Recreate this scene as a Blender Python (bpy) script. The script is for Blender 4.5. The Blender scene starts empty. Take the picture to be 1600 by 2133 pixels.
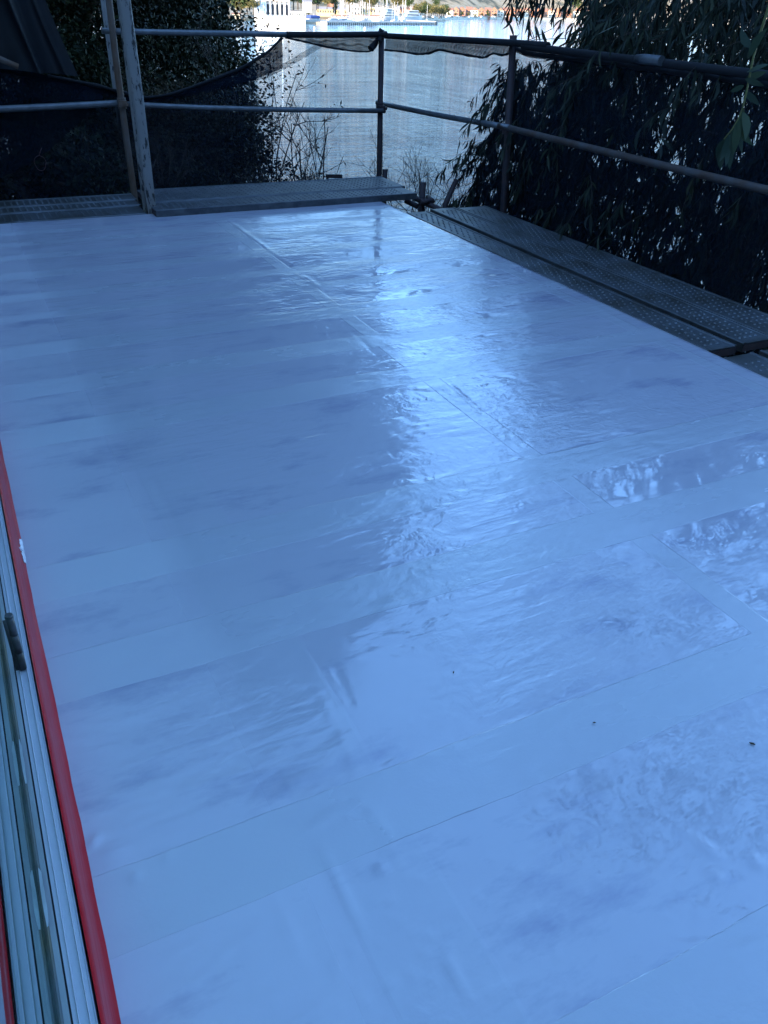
import bpy, math, random
import numpy as np
from mathutils import Vector, Matrix
random.seed(7); rng = np.random.default_rng(11)
scn = bpy.context.scene
# ------------------------------------------------------------------ camera
FPX, CX, CY, H = 1700.0, 800.0, 1066.5, 1.4
def _v(*a): return np.array(a, float)
_b = _v((-200-CX)/FPX, -(-35-CY)/FPX, -1); _b /= np.linalg.norm(_b)
_a = _v((4787-CX)/FPX, -(150-CY)/FPX, -1); _a -= _b*_a.dot(_b); _a /= np.linalg.norm(_a)
RM = np.array([_a, _b, np.cross(_a, _b)]); CAM = _v(0, 0, H)
def ray(u, w): return RM @ _v((u-CX)/FPX, -(w-CY)/FPX, -1)
def P(u, w, z=0.0): d = ray(u, w); return CAM + d*((z-H)/d[2])
def PY(u, w, y): d = ray(u, w); return CAM + d*(y/d[1])
def PX(u, w, x): d = ray(u, w); return CAM + d*(x/d[0])
def proj(p):
    q = RM.T @ (np.array(p, float)-CAM); return np.array((CX-FPX*q[0]/q[2], CY+FPX*q[1]/q[2]))
cam = bpy.data.cameras.new('camera'); co = bpy.data.objects.new('camera', cam)
scn.collection.objects.link(co); scn.camera = co
cam.sensor_fit = 'VERTICAL'; cam.sensor_height = 24; cam.sensor_width = 18
cam.lens = FPX/2133*24; cam.clip_start = 0.02; cam.clip_end = 20000
co.matrix_world = Matrix.Translation((0, 0, H)) @ Matrix([list(r) for r in RM]).to_4x4()
# ------------------------------------------------------------------ sky and sun
SUN_EL, SUN_AZ = math.radians(13), math.radians(243)     # azimuth clockwise from +Y
w = bpy.data.worlds.new('World'); scn.world = w; w.use_nodes = True
nt = w.node_tree; bg = nt.nodes['Background']
sky = nt.nodes.new('ShaderNodeTexSky'); sky.sky_type = 'NISHITA'; sky.sun_disc = False
sky.sun_elevation = SUN_EL; sky.sun_rotation = SUN_AZ; sky.altitude = 50
sky.air_density = 1.0; sky.dust_density = 0.3; sky.ozone_density = 4.4
nt.links.new(sky.outputs[0], bg.inputs[0]); bg.inputs[1].default_value = 0.15
sl = bpy.data.lights.new('sun', 'SUN'); sl.energy = 2.1; sl.angle = math.radians(0.5); sl.color = (1, .80, .56)
so = bpy.data.objects.new('sun', sl); scn.collection.objects.link(so)
sd = Vector((math.sin(SUN_AZ)*math.cos(SUN_EL), math.cos(SUN_AZ)*math.cos(SUN_EL), math.sin(SUN_EL)))
so.rotation_euler = sd.to_track_quat('Z', 'Y').to_euler(); so.location = (-20, -20, 30)
scn.view_settings.view_transform = 'Standard'; scn.view_settings.look = 'None'
scn.view_settings.gamma = 1; scn.view_settings.exposure = 2.82
scn.render.engine = 'CYCLES'
scn.cycles.max_bounces = 8; scn.cycles.transparent_max_bounces = 24; scn.cycles.diffuse_bounces = 3
scn.cycles.glossy_bounces = 4
# ------------------------------------------------------------------ helpers
COL = scn.collection
def tag(o, label=None, cat=None, group=None, kind=None):
    if label: o['label'] = label
    if cat: o['category'] = cat
    if group: o['group'] = group
    if kind: o['kind'] = kind
    return o
def empty(name, loc=(0, 0, 0), label=None, cat=None, group=None, rz=0):
    o = bpy.data.objects.new(name, None); COL.objects.link(o)
    o.location = tuple(float(c) for c in loc); o.rotation_euler = (0, 0, rz); o.empty_display_size = .2
    return tag(o, label, cat, group)
def rawmesh(name, V, F, mat, parent=None, smooth=False):
    me = bpy.data.meshes.new(name)
    V = np.asarray(V, dtype=np.float32).reshape(-1, 3)
    if isinstance(F, np.ndarray):
        n, k = F.shape
        me.vertices.add(len(V)); me.vertices.foreach_set('co', V.ravel())
        me.loops.add(n*k); me.loops.foreach_set('vertex_index', F.astype(np.int32).ravel())
        me.polygons.add(n); me.polygons.foreach_set('loop_start', np.arange(0, n*k, k, dtype=np.int32))
        me.update(calc_edges=True); me.validate()
    else:
        me.from_pydata(V.tolist(), [], F); me.update()
    if smooth: me.polygons.foreach_set('use_smooth', np.ones(len(me.polygons), bool))
    me.materials.append(mat)
    o = bpy.data.objects.new(name, me); COL.objects.link(o)
    if parent: o.parent = parent
    return o
class MB:
    def __init__(s): s.v = []; s.f = []
    def add(s, V, F):
        n = len(s.v); s.v += [tuple(float(c) for c in p) for p in V]; s.f += [tuple(i+n for i in f) for f in F]; return s
    def box(s, a, b, bev=0.0):
        x0, y0, z0 = a; x1, y1, z1 = b
        if bev <= 0:
            V = [(x, y, z) for z in (z0, z1) for y in (y0, y1) for x in (x0, x1)]
            F = [(0, 2, 3, 1), (4, 5, 7, 6), (0, 1, 5, 4), (2, 6, 7, 3), (0, 4, 6, 2), (1, 3, 7, 5)]
            return s.add(V, F)
        e = bev
        def ring(i, z): return [(x0+i, y0+i, z), (x1-i, y0+i, z), (x1-i, y1-i, z), (x0+i, y1-i, z)]
        V = ring(e, z0)+ring(0, z0+e)+ring(0, z1-e)+ring(e, z1)
        F = [(3, 2, 1, 0), (12, 13, 14, 15)]
        for r in range(3):
            for i in range(4):
                j = (i+1) % 4; F.append((r*4+i, r*4+j, r*4+4+j, r*4+4+i))
        return s.add(V, F)
    def obox(s, c, ax, ay, az, hx, hy, hz):
        c = np.array(c, float); V = []
        for k in (-1, 1):
            for j in (-1, 1):
                for i in (-1, 1): V.append(c+i*hx*np.array(ax)+j*hy*np.array(ay)+k*hz*np.array(az))
        return s.add(V, [(0, 2, 3, 1), (4, 5, 7, 6), (0, 1, 5, 4), (2, 6, 7, 3), (0, 4, 6, 2), (1, 3, 7, 5)])
    def tube(s, pts, r, n=10, cap=True, jit=0.0):
        pts = [np.array(p, float) for p in pts]; m = len(pts)
        rr = r if hasattr(r, '__len__') else [r]*m
        V = []; F = []; up = None
        for i, p in enumerate(pts):
            t = pts[min(i+1, m-1)]-pts[max(i-1, 0)]; t = t/(np.linalg.norm(t)+1e-9)
            if up is None:
                up = np.array((0, 0, 1.)) if abs(t[2]) < .9 else np.array((1., 0, 0))
            a = np.cross(t, up); a /= np.linalg.norm(a)+1e-9; b = np.cross(a, t); up = b
            for k in range(n):
                th = 2*math.pi*k/n; q = rr[i]*(1+jit*(random.random()-.5))
                V.append(p+a*math.cos(th)*q+b*math.sin(th)*q)
        for i in range(m-1):
            for k in range(n):
                k2 = (k+1) % n; F.append((i*n+k, i*n+k2, (i+1)*n+k2, (i+1)*n+k))
        if cap: F.append(tuple(range(n-1, -1, -1))); F.append(tuple((m-1)*n+k for k in range(n)))
        return s.add(V, F)
    def build(s, name, mat, parent=None, smooth=False):
        o = rawmesh(name, s.v, s.f, mat, parent)
        if smooth:
            for p in o.data.polygons: p.use_smooth = len(p.vertices) <= 4
        return o
def interp_curve(pts, n):
    pts = np.array(pts, float); d = np.r_[0, np.cumsum(np.linalg.norm(np.diff(pts, axis=0), axis=1))]
    t = np.linspace(0, d[-1], n)
    # smooth via catmull on linear resample
    q = np.stack([np.interp(t, d, pts[:, k]) for k in range(pts.shape[1])], 1)
    for _ in range(2):
        q[1:-1] = (q[:-2]+2*q[1:-1]+q[2:])/4
    return q
def sst(a, b, x): t = np.clip((x-a)/(b-a), 0, 1); return t*t*(3-2*t)
_perm = np.random.default_rng(3).random((256, 256))
def vnoise(x, y):
    xi = np.floor(x).astype(int); yi = np.floor(y).astype(int); fx = x-xi; fy = y-yi
    fx = fx*fx*(3-2*fx); fy = fy*fy*(3-2*fy)
    g = lambda i, j: _perm[i & 255, j & 255]
    return (g(xi, yi)*(1-fx)+g(xi+1, yi)*fx)*(1-fy)+(g(xi, yi+1)*(1-fx)+g(xi+1, yi+1)*fx)*fy
def fbm(x, y, o=4): return sum(vnoise(x*2**i+17*i, y*2**i+5*i)/2**i for i in range(o))/(2-2**(1-o))
# ------------------------------------------------------------------ materials
def newmat(name):
    m = bpy.data.materials.new(name); m.use_nodes = True; t = m.node_tree
    return m, t, t.nodes['Principled BSDF'], t.nodes['Material Output']
def nd(t, typ, **k):
    n = t.nodes.new(typ)
    for a, v in k.items(): setattr(n, a, v)
    return n
def val(t, n, i, v):
    if isinstance(v, (int, float, tuple, list)): n.inputs[i].default_value = v
    else: t.links.new(v, n.inputs[i])
def math_(t, op, a, b=0.0, c=None, clamp=False):
    n = nd(t, 'ShaderNodeMath', operation=op, use_clamp=clamp); val(t, n, 0, a); val(t, n, 1, b)
    if c is not None: val(t, n, 2, c)
    return n.outputs[0]
def mixc(t, f, a, b):
    n = nd(t, 'ShaderNodeMix', data_type='RGBA'); val(t, n, 0, f); val(t, n, 6, a); val(t, n, 7, b); return n.outputs[2]
def noise(t, vec, scale, detail=4, rough=.55, dist=0.0):
    n = nd(t, 'ShaderNodeTexNoise'); val(t, n, 'Vector', vec); n.inputs['Scale'].default_value = scale
    n.inputs['Detail'].default_value = detail; n.inputs['Roughness'].default_value = rough; n.inputs['Distortion'].default_value = dist
    return n.outputs['Fac']
def mapping(t, vec, scale=(1, 1, 1), rot=(0, 0, 0)):
    n = nd(t, 'ShaderNodeMapping'); val(t, n, 0, vec); n.inputs['Scale'].default_value = scale; n.inputs['Rotation'].default_value = rot
    return n.outputs[0]
def obj_co(t): return nd(t, 'ShaderNodeTexCoord').outputs['Object']
def pos(t): return nd(t, 'ShaderNodeNewGeometry').outputs['Position']
def ramp(t, f, stops, interp='LINEAR'):
    n = nd(t, 'ShaderNodeValToRGB'); n.color_ramp.interpolation = interp; e = n.color_ramp.elements
    while len(e) > 1: e.remove(e[-1])
    for i, (p, c) in enumerate(stops):
        c = (c, c, c, 1) if isinstance(c, (int, float)) else tuple(c)+(1,)*(4-len(c))
        if i == 0: e[0].position = p; e[0].color = c
        else: x = e.new(p); x.color = c
    val(t, n, 0, f); return n.outputs[0]
def bump(t, h, strength, dist, normal=None):
    n = nd(t, 'ShaderNodeBump'); n.inputs['Strength'].default_value = strength; n.inputs['Distance'].default_value = dist
    val(t, n, 'Height', h)
    if normal is not None: t.links.new(normal, n.inputs['Normal'])
    return n.outputs[0]
def simple(name, col, rough=.6, metal=0.0, var=.25, scale=8, bmp=0.0, col2=None, stretch=(1, 1, 1)):
    m, t, b, o = newmat(name); c = mapping(t, obj_co(t), stretch)
    f = noise(t, c, scale, 5, .6)
    c2 = col2 if col2 else tuple(x*(1-var) for x in col)
    t.links.new(mixc(t, ramp(t, f, [(.35, 0.), (.65, 1.)]), (*col, 1), (*c2, 1)), b.inputs['Base Color'])
    b.inputs['Roughness'].default_value = rough; b.inputs['Metallic'].default_value = metal
    if bmp: t.links.new(bump(t, noise(t, c, scale*4, 4), bmp, .01), b.inputs['Normal'])
    return m
def leafmat(name, c1, c2, c3, rough=.45):
    m, t, b, o = newmat(name)
    r = nd(t, 'ShaderNodeNewGeometry').outputs['Random Per Island']
    t.links.new(ramp(t, r, [(0, c1), (.55, c2), (1, c3)]), b.inputs['Base Color']); b.inputs['Roughness'].default_value = rough; b.inputs['Specular IOR Level'].default_value = .22
    return m
M = {}
M['galv'] = simple('galvanised_steel', (.15, .165, .18), .42, .55, .35, 4, .15, (.075, .075, .07))
M['galv_dark'] = simple('dull_steel', (.13, .14, .15), .5, .5, .4, 12, .15, (.07, .075, .085))
M['pipe'] = simple('pipe_steel', (.20, .21, .22), .42, .5, .3, 14, .1)
M['rust'] = simple('rusty_pipe', (.06, .036, .034), .7, .2, .4, 18, .3, (.035, .028, .034))
M['rust_pole'] = simple('rust_stained_pole', (.18, .17, .16), .7, .1, .4, 5, .3, (.15, .07, .03), (1, 1, .35))
M['old_pipe'] = simple('stained_pipe', (.10, .095, .095), .6, .2, .4, 7, .3, (.085, .05, .035), (1, 1, .5))
M['alu'] = simple('white_aluminium', (.50, .51, .55), .28, .0, .05, 3, .0)
M['alu_grey'] = simple('grey_aluminium', (.42, .44, .46), .4, .0, .15, 6)
M['seal'] = simple('brush_seal', (.13, .15, .15), .9, 0, .5, 30, .5, (.17, .15, .10), (1, .25, 1))
M['black'] = simple('black_rubber', (.012, .013, .016), .6)
M['wall'] = simple('white_render', (.68, .67, .64), .8, 0, .12, 3, .3)
M['roof'] = simple('roof_tiles', (.22, .10, .07), .8, 0, .3, 2, .3)
M['darkint'] = simple('room_interior', (.20, .19, .18), .8)
M['trunk'] = simple('bark', (.11, .09, .07), .9, 0, .5, 6, .6)
M['twig'] = simple('dry_twig', (.085, .065, .05), .85, 0, .4, 6)
M['dirt'] = simple('soil', (.085, .070, .05), .95, 0, .4, .6, .5)
# painted peeling pole
m, t, b, o = newmat('peeling_white_pole'); c = obj_co(t)
f = noise(t, mapping(t, c, (18, 18, 5)), 1.6, 5, .65); k = ramp(t, f, [(.56, 0.), (.60, 1.)])
g = noise(t, c, 3, 4)
t.links.new(mixc(t, k, mixc(t, g, (.30, .285, .26, 1), (.18, .17, .165, 1)), (.03, .026, .025, 1)), b.inputs['Base Color'])
b.inputs['Roughness'].default_value = .7; t.links.new(bump(t, f, .4, .01), b.inputs['Normal']); M['peel'] = m
# red membrane
m, t, b, o = newmat('red_membrane'); c = obj_co(t)
f = noise(t, mapping(t, c, (10, 1, 10)), 3, 4)
t.links.new(mixc(t, f, (.50, .006, .012, 1), (.36, .006, .012, 1)), b.inputs['Base Color'])
b.inputs['Roughness'].default_value = .33; b.inputs['Specular IOR Level'].default_value = .16; t.links.new(bump(t, f, .3, .01), b.inputs['Normal']); M['red'] = m
M['paintwhite'] = simple('white_coating', (.74, .75, .80), .3)
# glass
m, t, b, o = newmat('window_glass'); t.nodes.remove(b)
gl = nd(t, 'ShaderNodeBsdfGlossy'); gl.inputs['Roughness'].default_value = .015
gl.inputs['Color'].default_value = (.85, 1, .97, 1)
tr = nd(t, 'ShaderNodeBsdfTransparent'); tr.inputs['Color'].default_value = (.82, .93, .90, 1)
fr = nd(t, 'ShaderNodeFresnel'); fr.inputs['IOR'].default_value = 1.65
mx = nd(t, 'ShaderNodeMixShader'); t.links.new(math_(t, 'MULTIPLY_ADD', fr.outputs[0], 1.0, .10, True), mx.inputs[0])
t.links.new(tr.outputs[0], mx.inputs[1]); t.links.new(gl.outputs[0], mx.inputs[2]); t.links.new(mx.outputs[0], o.inputs[0]); M['glass'] = m
# net (see-through debris netting)
def netmat(name, dens, moire=False, col=(.009, .015, .026)):
    m, t, b, o = newmat(name); t.nodes.remove(b); p = pos(t)
    df = nd(t, 'ShaderNodeBsdfDiffuse'); df.inputs['Color'].default_value = (*col, 1)
    tr = nd(t, 'ShaderNodeBsdfTransparent'); mx = nd(t, 'ShaderNodeMixShader')
    v = noise(t, mapping(t, p, (30, 30, .8)), 1.6, 3); h = noise(t, mapping(t, p, (.8, .8, 40)), 1.6, 3)
    big = noise(t, p, 1.3, 4)
    d = math_(t, 'ADD', math_(t, 'MULTIPLY', math_(t, 'ADD', v, h), .28), math_(t, 'MULTIPLY', big, .18))
    d = math_(t, 'ADD', d, dens-.37)
    if moire:
        n = nd(t, 'ShaderNodeTexWave', wave_type='RINGS'); t.links.new(mapping(t, p, (3.2, 3.2, 9)), n.inputs['Vector'])
        n.inputs['Scale'].default_value = 2.2; n.inputs['Distortion'].default_value = 9; n.inputs['Detail'].default_value = 1.5; n.inputs['Detail Scale'].default_value = .8
        d = math_(t, 'ADD', d, math_(t, 'MULTIPLY', math_(t, 'SUBTRACT', n.outputs['Fac'], .5), .26))
    t.links.new(math_(t, 'MAXIMUM', math_(t, 'MINIMUM', d, .97), .03), mx.inputs[0])
    t.links.new(tr.outputs[0], mx.inputs[1]); t.links.new(df.outputs[0], mx.inputs[2]); t.links.new(mx.outputs[0], o.inputs[0])
    return m
M['net'] = netmat('debris_net', .66); M['net_band'] = netmat('folded_debris_net', .74, True, (.02, .019, .02))
M['net_dense'] = netmat('bunched_debris_net', .86); M['net_fold'] = netmat('net_fold', .45)
M['net_hem'] = simple('net_hem', (.006, .007, .010), .8)
M['tarp'] = simple('black_tarpaulin', (.006, .009, .014), .5, 0, .3, 4, .1)
# ------------------------------------------------------------------ terrace floor (fresh coated boards with taped joints)
BANDS = [(.30, .47), (.88, 1.05), (1.53, 1.705), (1.935, 2.11), (2.88, 3.055), (3.33, 3.50), (3.79, 3.955), (4.30, 4.40), (4.62, 4.74), (5.03, 5.17), (5.45, 5.56), (5.78, 5.87), (6.08, 6.17)]
m, t, b, o = newmat('wet_white_coating'); p = pos(t)
sx = nd(t, 'ShaderNodeSeparateXYZ'); t.links.new(p, sx.inputs[0]); X, Y = sx.outputs[0], sx.outputs[1]
wob = noise(t, mapping(t, p, (2.2, 14, 1)), 1.2, 5, .65)
Yw = math_(t, 'ADD', Y, math_(t, 'MULTIPLY', math_(t, 'SUBTRACT', wob, .5), .022))
def band(src, a, c, soft=.0015):
    return math_(t, 'MULTIPLY', math_(t, 'SUBTRACT', (c-a)/2, math_(t, 'ABSOLUTE', math_(t, 'SUBTRACT', src, (a+c)/2))), 1/soft, None, True)
bandm = 0.0
for y0, y1 in BANDS: bandm = math_(t, 'ADD', bandm, band(Yw, y0, y1))
wobx = noise(t, mapping(t, p, (14, 2.2, 1)), 1.0, 5, .65)
Xw = math_(t, 'ADD', X, math_(t, 'MULTIPLY', math_(t, 'SUBTRACT', wobx, .5), .03))
bandx = math_(t, 'MULTIPLY', band(Xw, .36, .56, .012), .45)
bandx = math_(t, 'ADD', bandx, math_(t, 'ADD', band(Xw, 1.66, 1.745, .004), band(Xw, 2.97, 3.05, .003)))
bands = math_(t, 'MAXIMUM', bandm, math_(t, 'MULTIPLY', bandx, .8))
# seam hairlines where the boards meet
hair = 0.0
for y0, y1 in BANDS[:10]: hair = math_(t, 'ADD', hair, band(Yw, y0-.0014, y0+.0014, .001))
hn = noise(t, mapping(t, p, (1.6, 2, 1)), 1.3, 3); hair = math_(t, 'MULTIPLY', hair, ramp(t, hn, [(.54, 0.), (.60, 1.)]))
bvar = ramp(t, noise(t, mapping(t, p, (.9, 3, 1)), 1.1, 5, .6), [(.34, .5), (.62, 1.)])
# brushed strokes, puddled areas and fine bristle texture
stroke = noise(t, mapping(t, p, (3.2, 17, 1)), 1.5, 3, .5, .6)
swirl = noise(t, p, 15, 2, .5, 1.8)
lvl = noise(t, mapping(t, p, (.5, .8, 1)), 1.4, 3)
patch = ramp(t, noise(t, mapping(t, p, (1.0, 1.6, 1)), 1.25, 4, .6), [(.46, 0.), (.60, 1.)])
grain = noise(t, p, 120, 3, .6)
calm = ramp(t, noise(t, mapping(t, p, (.9, 1.7, 1)), 1.3, 4, .6), [(.47, .06), (.56, 1.)])
hh = math_(t, 'ADD', math_(t, 'MULTIPLY', math_(t, 'MULTIPLY', stroke, calm), .9), math_(t, 'MULTIPLY', math_(t, 'MULTIPLY', swirl, patch), .6))
fine = noise(t, mapping(t, p, (9, 40, 1)), 1.3, 3, .6, .6)
hc = math_(t, 'ADD', hh, math_(t, 'ADD', math_(t, 'MULTIPLY', lvl, 1.3), math_(t, 'MULTIPLY', math_(t, 'MULTIPLY', fine, patch), .10)))
b2 = bump(t, bands, .7, .0010)
b3 = bump(t, math_(t, 'MULTIPLY', grain, math_(t, 'MULTIPLY_ADD', bands, .9, .04)), .35, .0006, b2)
b4 = bump(t, hair, -.8, .0012, b3)
t.links.new(bump(t, hh, .2, .0010, b4), b.inputs['Normal'])
t.links.new(bump(t, hc, .9, .0050, b4), b.inputs['Coat Normal'])
dry = ramp(t, noise(t, mapping(t, p, (.8, 2.2, 1)), 1.1, 5, .65), [(.50, 0.), (.66, 1.)])
leftdry = ramp(t, X, [(0, 1.), (.30, .85), (.40, .25), (.8, 0.)])
drym = math_(t, 'MAXIMUM', math_(t, 'MULTIPLY', dry, .25), math_(t, 'MULTIPLY', leftdry, 1.0))
rgh = math_(t, 'ADD', math_(t, 'MULTIPLY_ADD', math_(t, 'MULTIPLY', math_(t, 'MAXIMUM', bands, math_(t, 'MULTIPLY', band(Xw, .33, .60, .09), .6)), bvar), .25, .012), math_(t, 'MULTIPLY', drym, .34), None)
t.links.new(rgh, b.inputs['Coat Roughness']); b.inputs['Roughness'].default_value = .45
stain = ramp(t, noise(t, mapping(t, p, (1.3, 3.4, 1)), 1.5, 6, .68), [(.53, 0.), (.70, 1.)])
stain = math_(t, 'MULTIPLY', stain, math_(t, 'MULTIPLY_ADD', bands, -.9, 1.0))
cl = mixc(t, noise(t, p, 1.1, 3), (.50, .50, .56, 1), (.445, .44, .53, 1))
cl = mixc(t, math_(t, 'MULTIPLY', math_(t, 'MULTIPLY', leftdry, bvar), .6), cl, (.60, .60, .66, 1))
cl = mixc(t, math_(t, 'MULTIPLY', math_(t, 'MULTIPLY', bands, bvar), .35), cl, (.42, .48, .50, 1))
cl = mixc(t, math_(t, 'MULTIPLY', stain, .78), cl, (.27, .275, .40, 1))
cl = mixc(t, math_(t, 'MULTIPLY', hair, .5), cl, (.08, .08, .10, 1))
t.links.new(cl, b.inputs['Base Color']); b.inputs['IOR'].default_value = 1.4; b.inputs['Coat Weight'].default_value = 1.0; b.inputs['Coat IOR'].default_value = 1.85
M['coat'] = m
ys = np.concatenate([np.linspace(-3, .3, 20)[:-1], np.arange(.3, 2.6, .009), np.arange(2.6, 6.452, .02), [6.455]])
xs = np.concatenate([np.arange(-.066, 2.2, .010), np.arange(2.2, 3.16, .02), [3.165]])
GX, GY = np.meshgrid(xs, ys)
Z = .0015*fbm(GX*2.1, GY*2.1, 3)
def ridge(pts, wd, h, rag=0):
    global Z
    q = interp_curve([P(*a)[:2] for a in pts], 40); D = np.full(GX.shape, 9.); T = np.zeros(GX.shape)
    x0, y0 = q.min(0)-.1; x1, y1 = q.max(0)+.1
    msk = (GX > x0) & (GX < x1) & (GY > y0) & (GY < y1); gx, gy = GX[msk], GY[msk]
    d = np.hypot(gx[:, None]-q[None, :, 0], gy[:, None]-q[None, :, 1]); i = d.argmin(1); d = d.min(1); tt = i/39
    Z[msk] += h*np.exp(-(d/wd)**2)*np.sin(np.pi*np.clip(tt*.9+.05, 0, 1))*(1+rag*(vnoise(gx*40, gy*40)-.5))
ridge([(665, 1755), (725, 1880), (765, 1955)], .009, .0018)
ridge([(740, 1640), (800, 1730), (860, 1850)], .012, .0009)
ridge([(930, 1985), (955, 2050), (990, 2090)], .006, .0026, 1)
ridge([(470, 455), (560, 520), (605, 550)], .018, .0028)
ridge([(625, 570), (668, 600)], .018, .0028)
ridge([(925, 790), (965, 825), (1015, 870)], .012, -.003)
ridge([(150, 1450), (400, 1392), (560, 1348)], .006, -.0006, 1)
ridge([(640, 1400), (700, 1510), (760, 1640)], .012, .0008)
ridge([(560, 1830), (600, 1930), (650, 2050)], .010, .0007)
ridge([(690, 1375), (715, 1430), (742, 1495)], .004, -.0011, 1)
ridge([(700, 660), (760, 715), (810, 770)], .012, -.0009, 1)
ridge([(300, 960), (345, 1050), (420, 1200)], .014, -.0012)
ridge([(185, 1770), (205, 1738)], .008, .005)
ridge([(1420, 1725), (1460, 1760), (1510, 1790)], .012, .003, 1)
ridge([(1500, 1150), (1560, 1110)], .02, .002)
ridge([(1205, 620), (1290, 665), (1350, 700)], .016, .0025)
for u, w_, r, h in [(282, 1826, .009, .004), (350, 1785, .010, .003), (795, 1812, .012, .003), (460, 1992, .004, .002), (1210, 1745, .022, -.002), (1490, 1825, .012, .003), (1575, 1795, .015, .003), (235, 1785, .03, .002)]:
    q = P(u, w_); Z += h*np.exp(-(((GX-q[0])**2+(GY-q[1])**2)/r**2))
for _ in range(260):
    u, w_ = random.uniform(700, 1600), random.uniform(1700, 2120); q = P(u, w_)
    if abs((w_-1990)+(u-800)*.42+random.gauss(0, 60)) > 130: continue
    Z += random.uniform(.0006, .0016)*np.exp(-(((GX-q[0])**2+(GY-q[1])**2)/.0065**2))
ny, nx = GX.shape
# rounded edge
Z -= .02*np.clip((GX-3.15)/.015, 0, 1)**2 + .02*np.clip((GY-6.44)/.015, 0, 1)**2
V = np.stack([GX, GY, Z], -1).reshape(-1, 3)
idx = np.arange(ny*nx).reshape(ny, nx)
F = np.stack([idx[:-1, :-1], idx[:-1, 1:], idx[1:, 1:], idx[1:, :-1]], -1).reshape(-1, 4)
# side skirt
nb = len(V); sk = []; SV = []
right = idx[:, -1]; back = idx[-1, ::-1]; edge = np.concatenate([right, back[1:]])
EV = V[edge].copy(); EV[:, 2] = -.17
V = np.concatenate([V, EV]); e2 = np.arange(nb, nb+len(edge))
F = np.concatenate([F, np.stack([edge[:-1], e2[:-1], e2[1:], edge[1:]], -1)])
fl = rawmesh('terrace_floor', V, F, M['coat'], None, True); tag(fl, 'wet white coated terrace floor with taped board joints', 'floor', kind='structure')
bs = MB(); bs.box((-.06, -3, -.30), (3.12, 6.41, -.172)); bs.build('terrace_slab', M['wall']); tag(bpy.data.objects['terrace_slab'], 'concrete slab under the white terrace floor', 'floor slab', kind='structure')
# ------------------------------------------------------------------ house, door, red strip
hs = empty('house', (-3, 1, 0), 'white rendered house wall with a sliding glass door beside the terrace', 'house')
def cp(o, par):            # parent keeping world coordinates
    o.parent = par; o.matrix_parent_inverse = par.matrix_world.inverted() if False else Matrix.Translation(-Vector(par.location)); return o
mb = MB()
mb.box((-.30, -7, -3.2), (-.072, -1.2, 5.4)); mb.box((-.30, 4.2, -3.2), (-.072, 6.3, 5.4)); mb.box((-.30, -1.2, 2.25), (-.072, 4.2, 5.4)); mb.box((-.30, -1.2, -3.2), (-.072, 4.2, 0.0))
mb.box((-8, -7, -3.2), (-.30, -6.8, 5.4)); mb.box((-8, 6.1, -3.2), (-.30, 6.3, 5.4)); mb.box((-8.2, -7, -3.2), (-8, 6.3, 5.4))
cp(mb.build('wall', M['wall']), hs)
mb = MB(); mb.add([(-8.4, -7.3, 5.4), (.05, -7.3, 5.4), (.05, 6.6, 5.4), (-8.4, 6.6, 5.4), (-4.1, -7.3, 7.4), (-4.1, 6.6, 7.4)], [(0, 3, 2, 1), (0, 4, 5, 3), (1, 2, 5, 4), (0, 1, 4), (3, 5, 2)])
cp(mb.build('roof', M['roof']), hs)
mb = MB(); mb.box((-7.9, -1.2, .02), (-.302, 4.2, .05)); mb.box((-7.9, -1.5, .05), (-3.2, 4.5, .06)); mb.box((-3.4, -1.2, .06), (-3.2, 4.2, 2.6)); mb.box((-3.2, -1.2, 2.4), (-.302, 4.2, 2.5))
cp(mb.build('room', M['darkint']), hs)
dr = empty('sliding_door', (-.1, 1.5, .0)); dr.parent = hs; dr.matrix_parent_inverse = Matrix.Translation(-Vector(hs.location))
def cp2(o): o.parent = dr; o.matrix_parent_inverse = Matrix.Translation(-Vector((-.1, 1.5, 0))); return o
y0, y1 = -1.15, 4.15
def prof(pts, mat, name):
    n = len(pts); V = [(x, y0, z) for x, z in pts]+[(x, y1, z) for x, z in pts]
    F = [(i, (i+1) % n, n+(i+1) % n, n+i) for i in range(n)]
    F += [tuple(range(n-1, -1, -1)), tuple(range(n, 2*n))]
    return cp2(rawmesh(name, V, F, mat))
prof([(-.068, .004), (-.068, .094), (-.0695, .0962), (-.0715, .094), (-.0765, .094), (-.078, .098), (-.0795, .094), (-.0915, .094), (-.093, .0975), (-.0945, .094), (-.101, .094), (-.101, .004)], M['alu'], 'sill_frame')
prof([(-.1012, .004), (-.1012, .0905), (-.104, .0905), (-.104, .004)], M['black'], 'rubber_gasket')
prof([(-.1042, .004), (-.1042, .096), (-.1135, .092), (-.1135, .004)], M['alu_grey'], 'inner_rail')
prof([(-.1136, .004), (-.1136, .0925), (-.117, .0945), (-.1213, .0915), (-.1213, .004)], M['seal'], 'brush_seal')
mb = MB(); mb.box((-.1265, y0, .05), (-.1215, y1, 2.18)); cp2(mb.build('glass_pane', M['glass']))
mb = MB(); mb.box((-.16, y0, .004), (-.128, y1, .10), .003); cp2(mb.build('inner_sill', M['alu']))
mb = MB(); mb.box((-.13, y0, 2.18), (-.068, y1, 2.248), .003); mb.box((-.13, y1, .004), (-.068, 4.198, 2.248), .003); mb.box((-.13, -1.198, .004), (-.068, y0, 2.248), .003); cp2(mb.build('door_frame', M['alu']))
mb = MB(); hy = 1.575
for i, (a, c) in enumerate([(.099, .147), (.149, .197), (.199, .247)]): mb.tube([(-.0855, hy, a), (-.0855, hy, c)], .0085, 16)
mb.tube([(-.0855, hy, .247), (-.0855, hy, .253)], [.0095, .008], 14); mb.box((-.0915, hy-.004, .096), (-.083, hy+.006, .102))
mb.box((-.100, hy-.003, .099), (-.088, hy+.003, .24))
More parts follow.
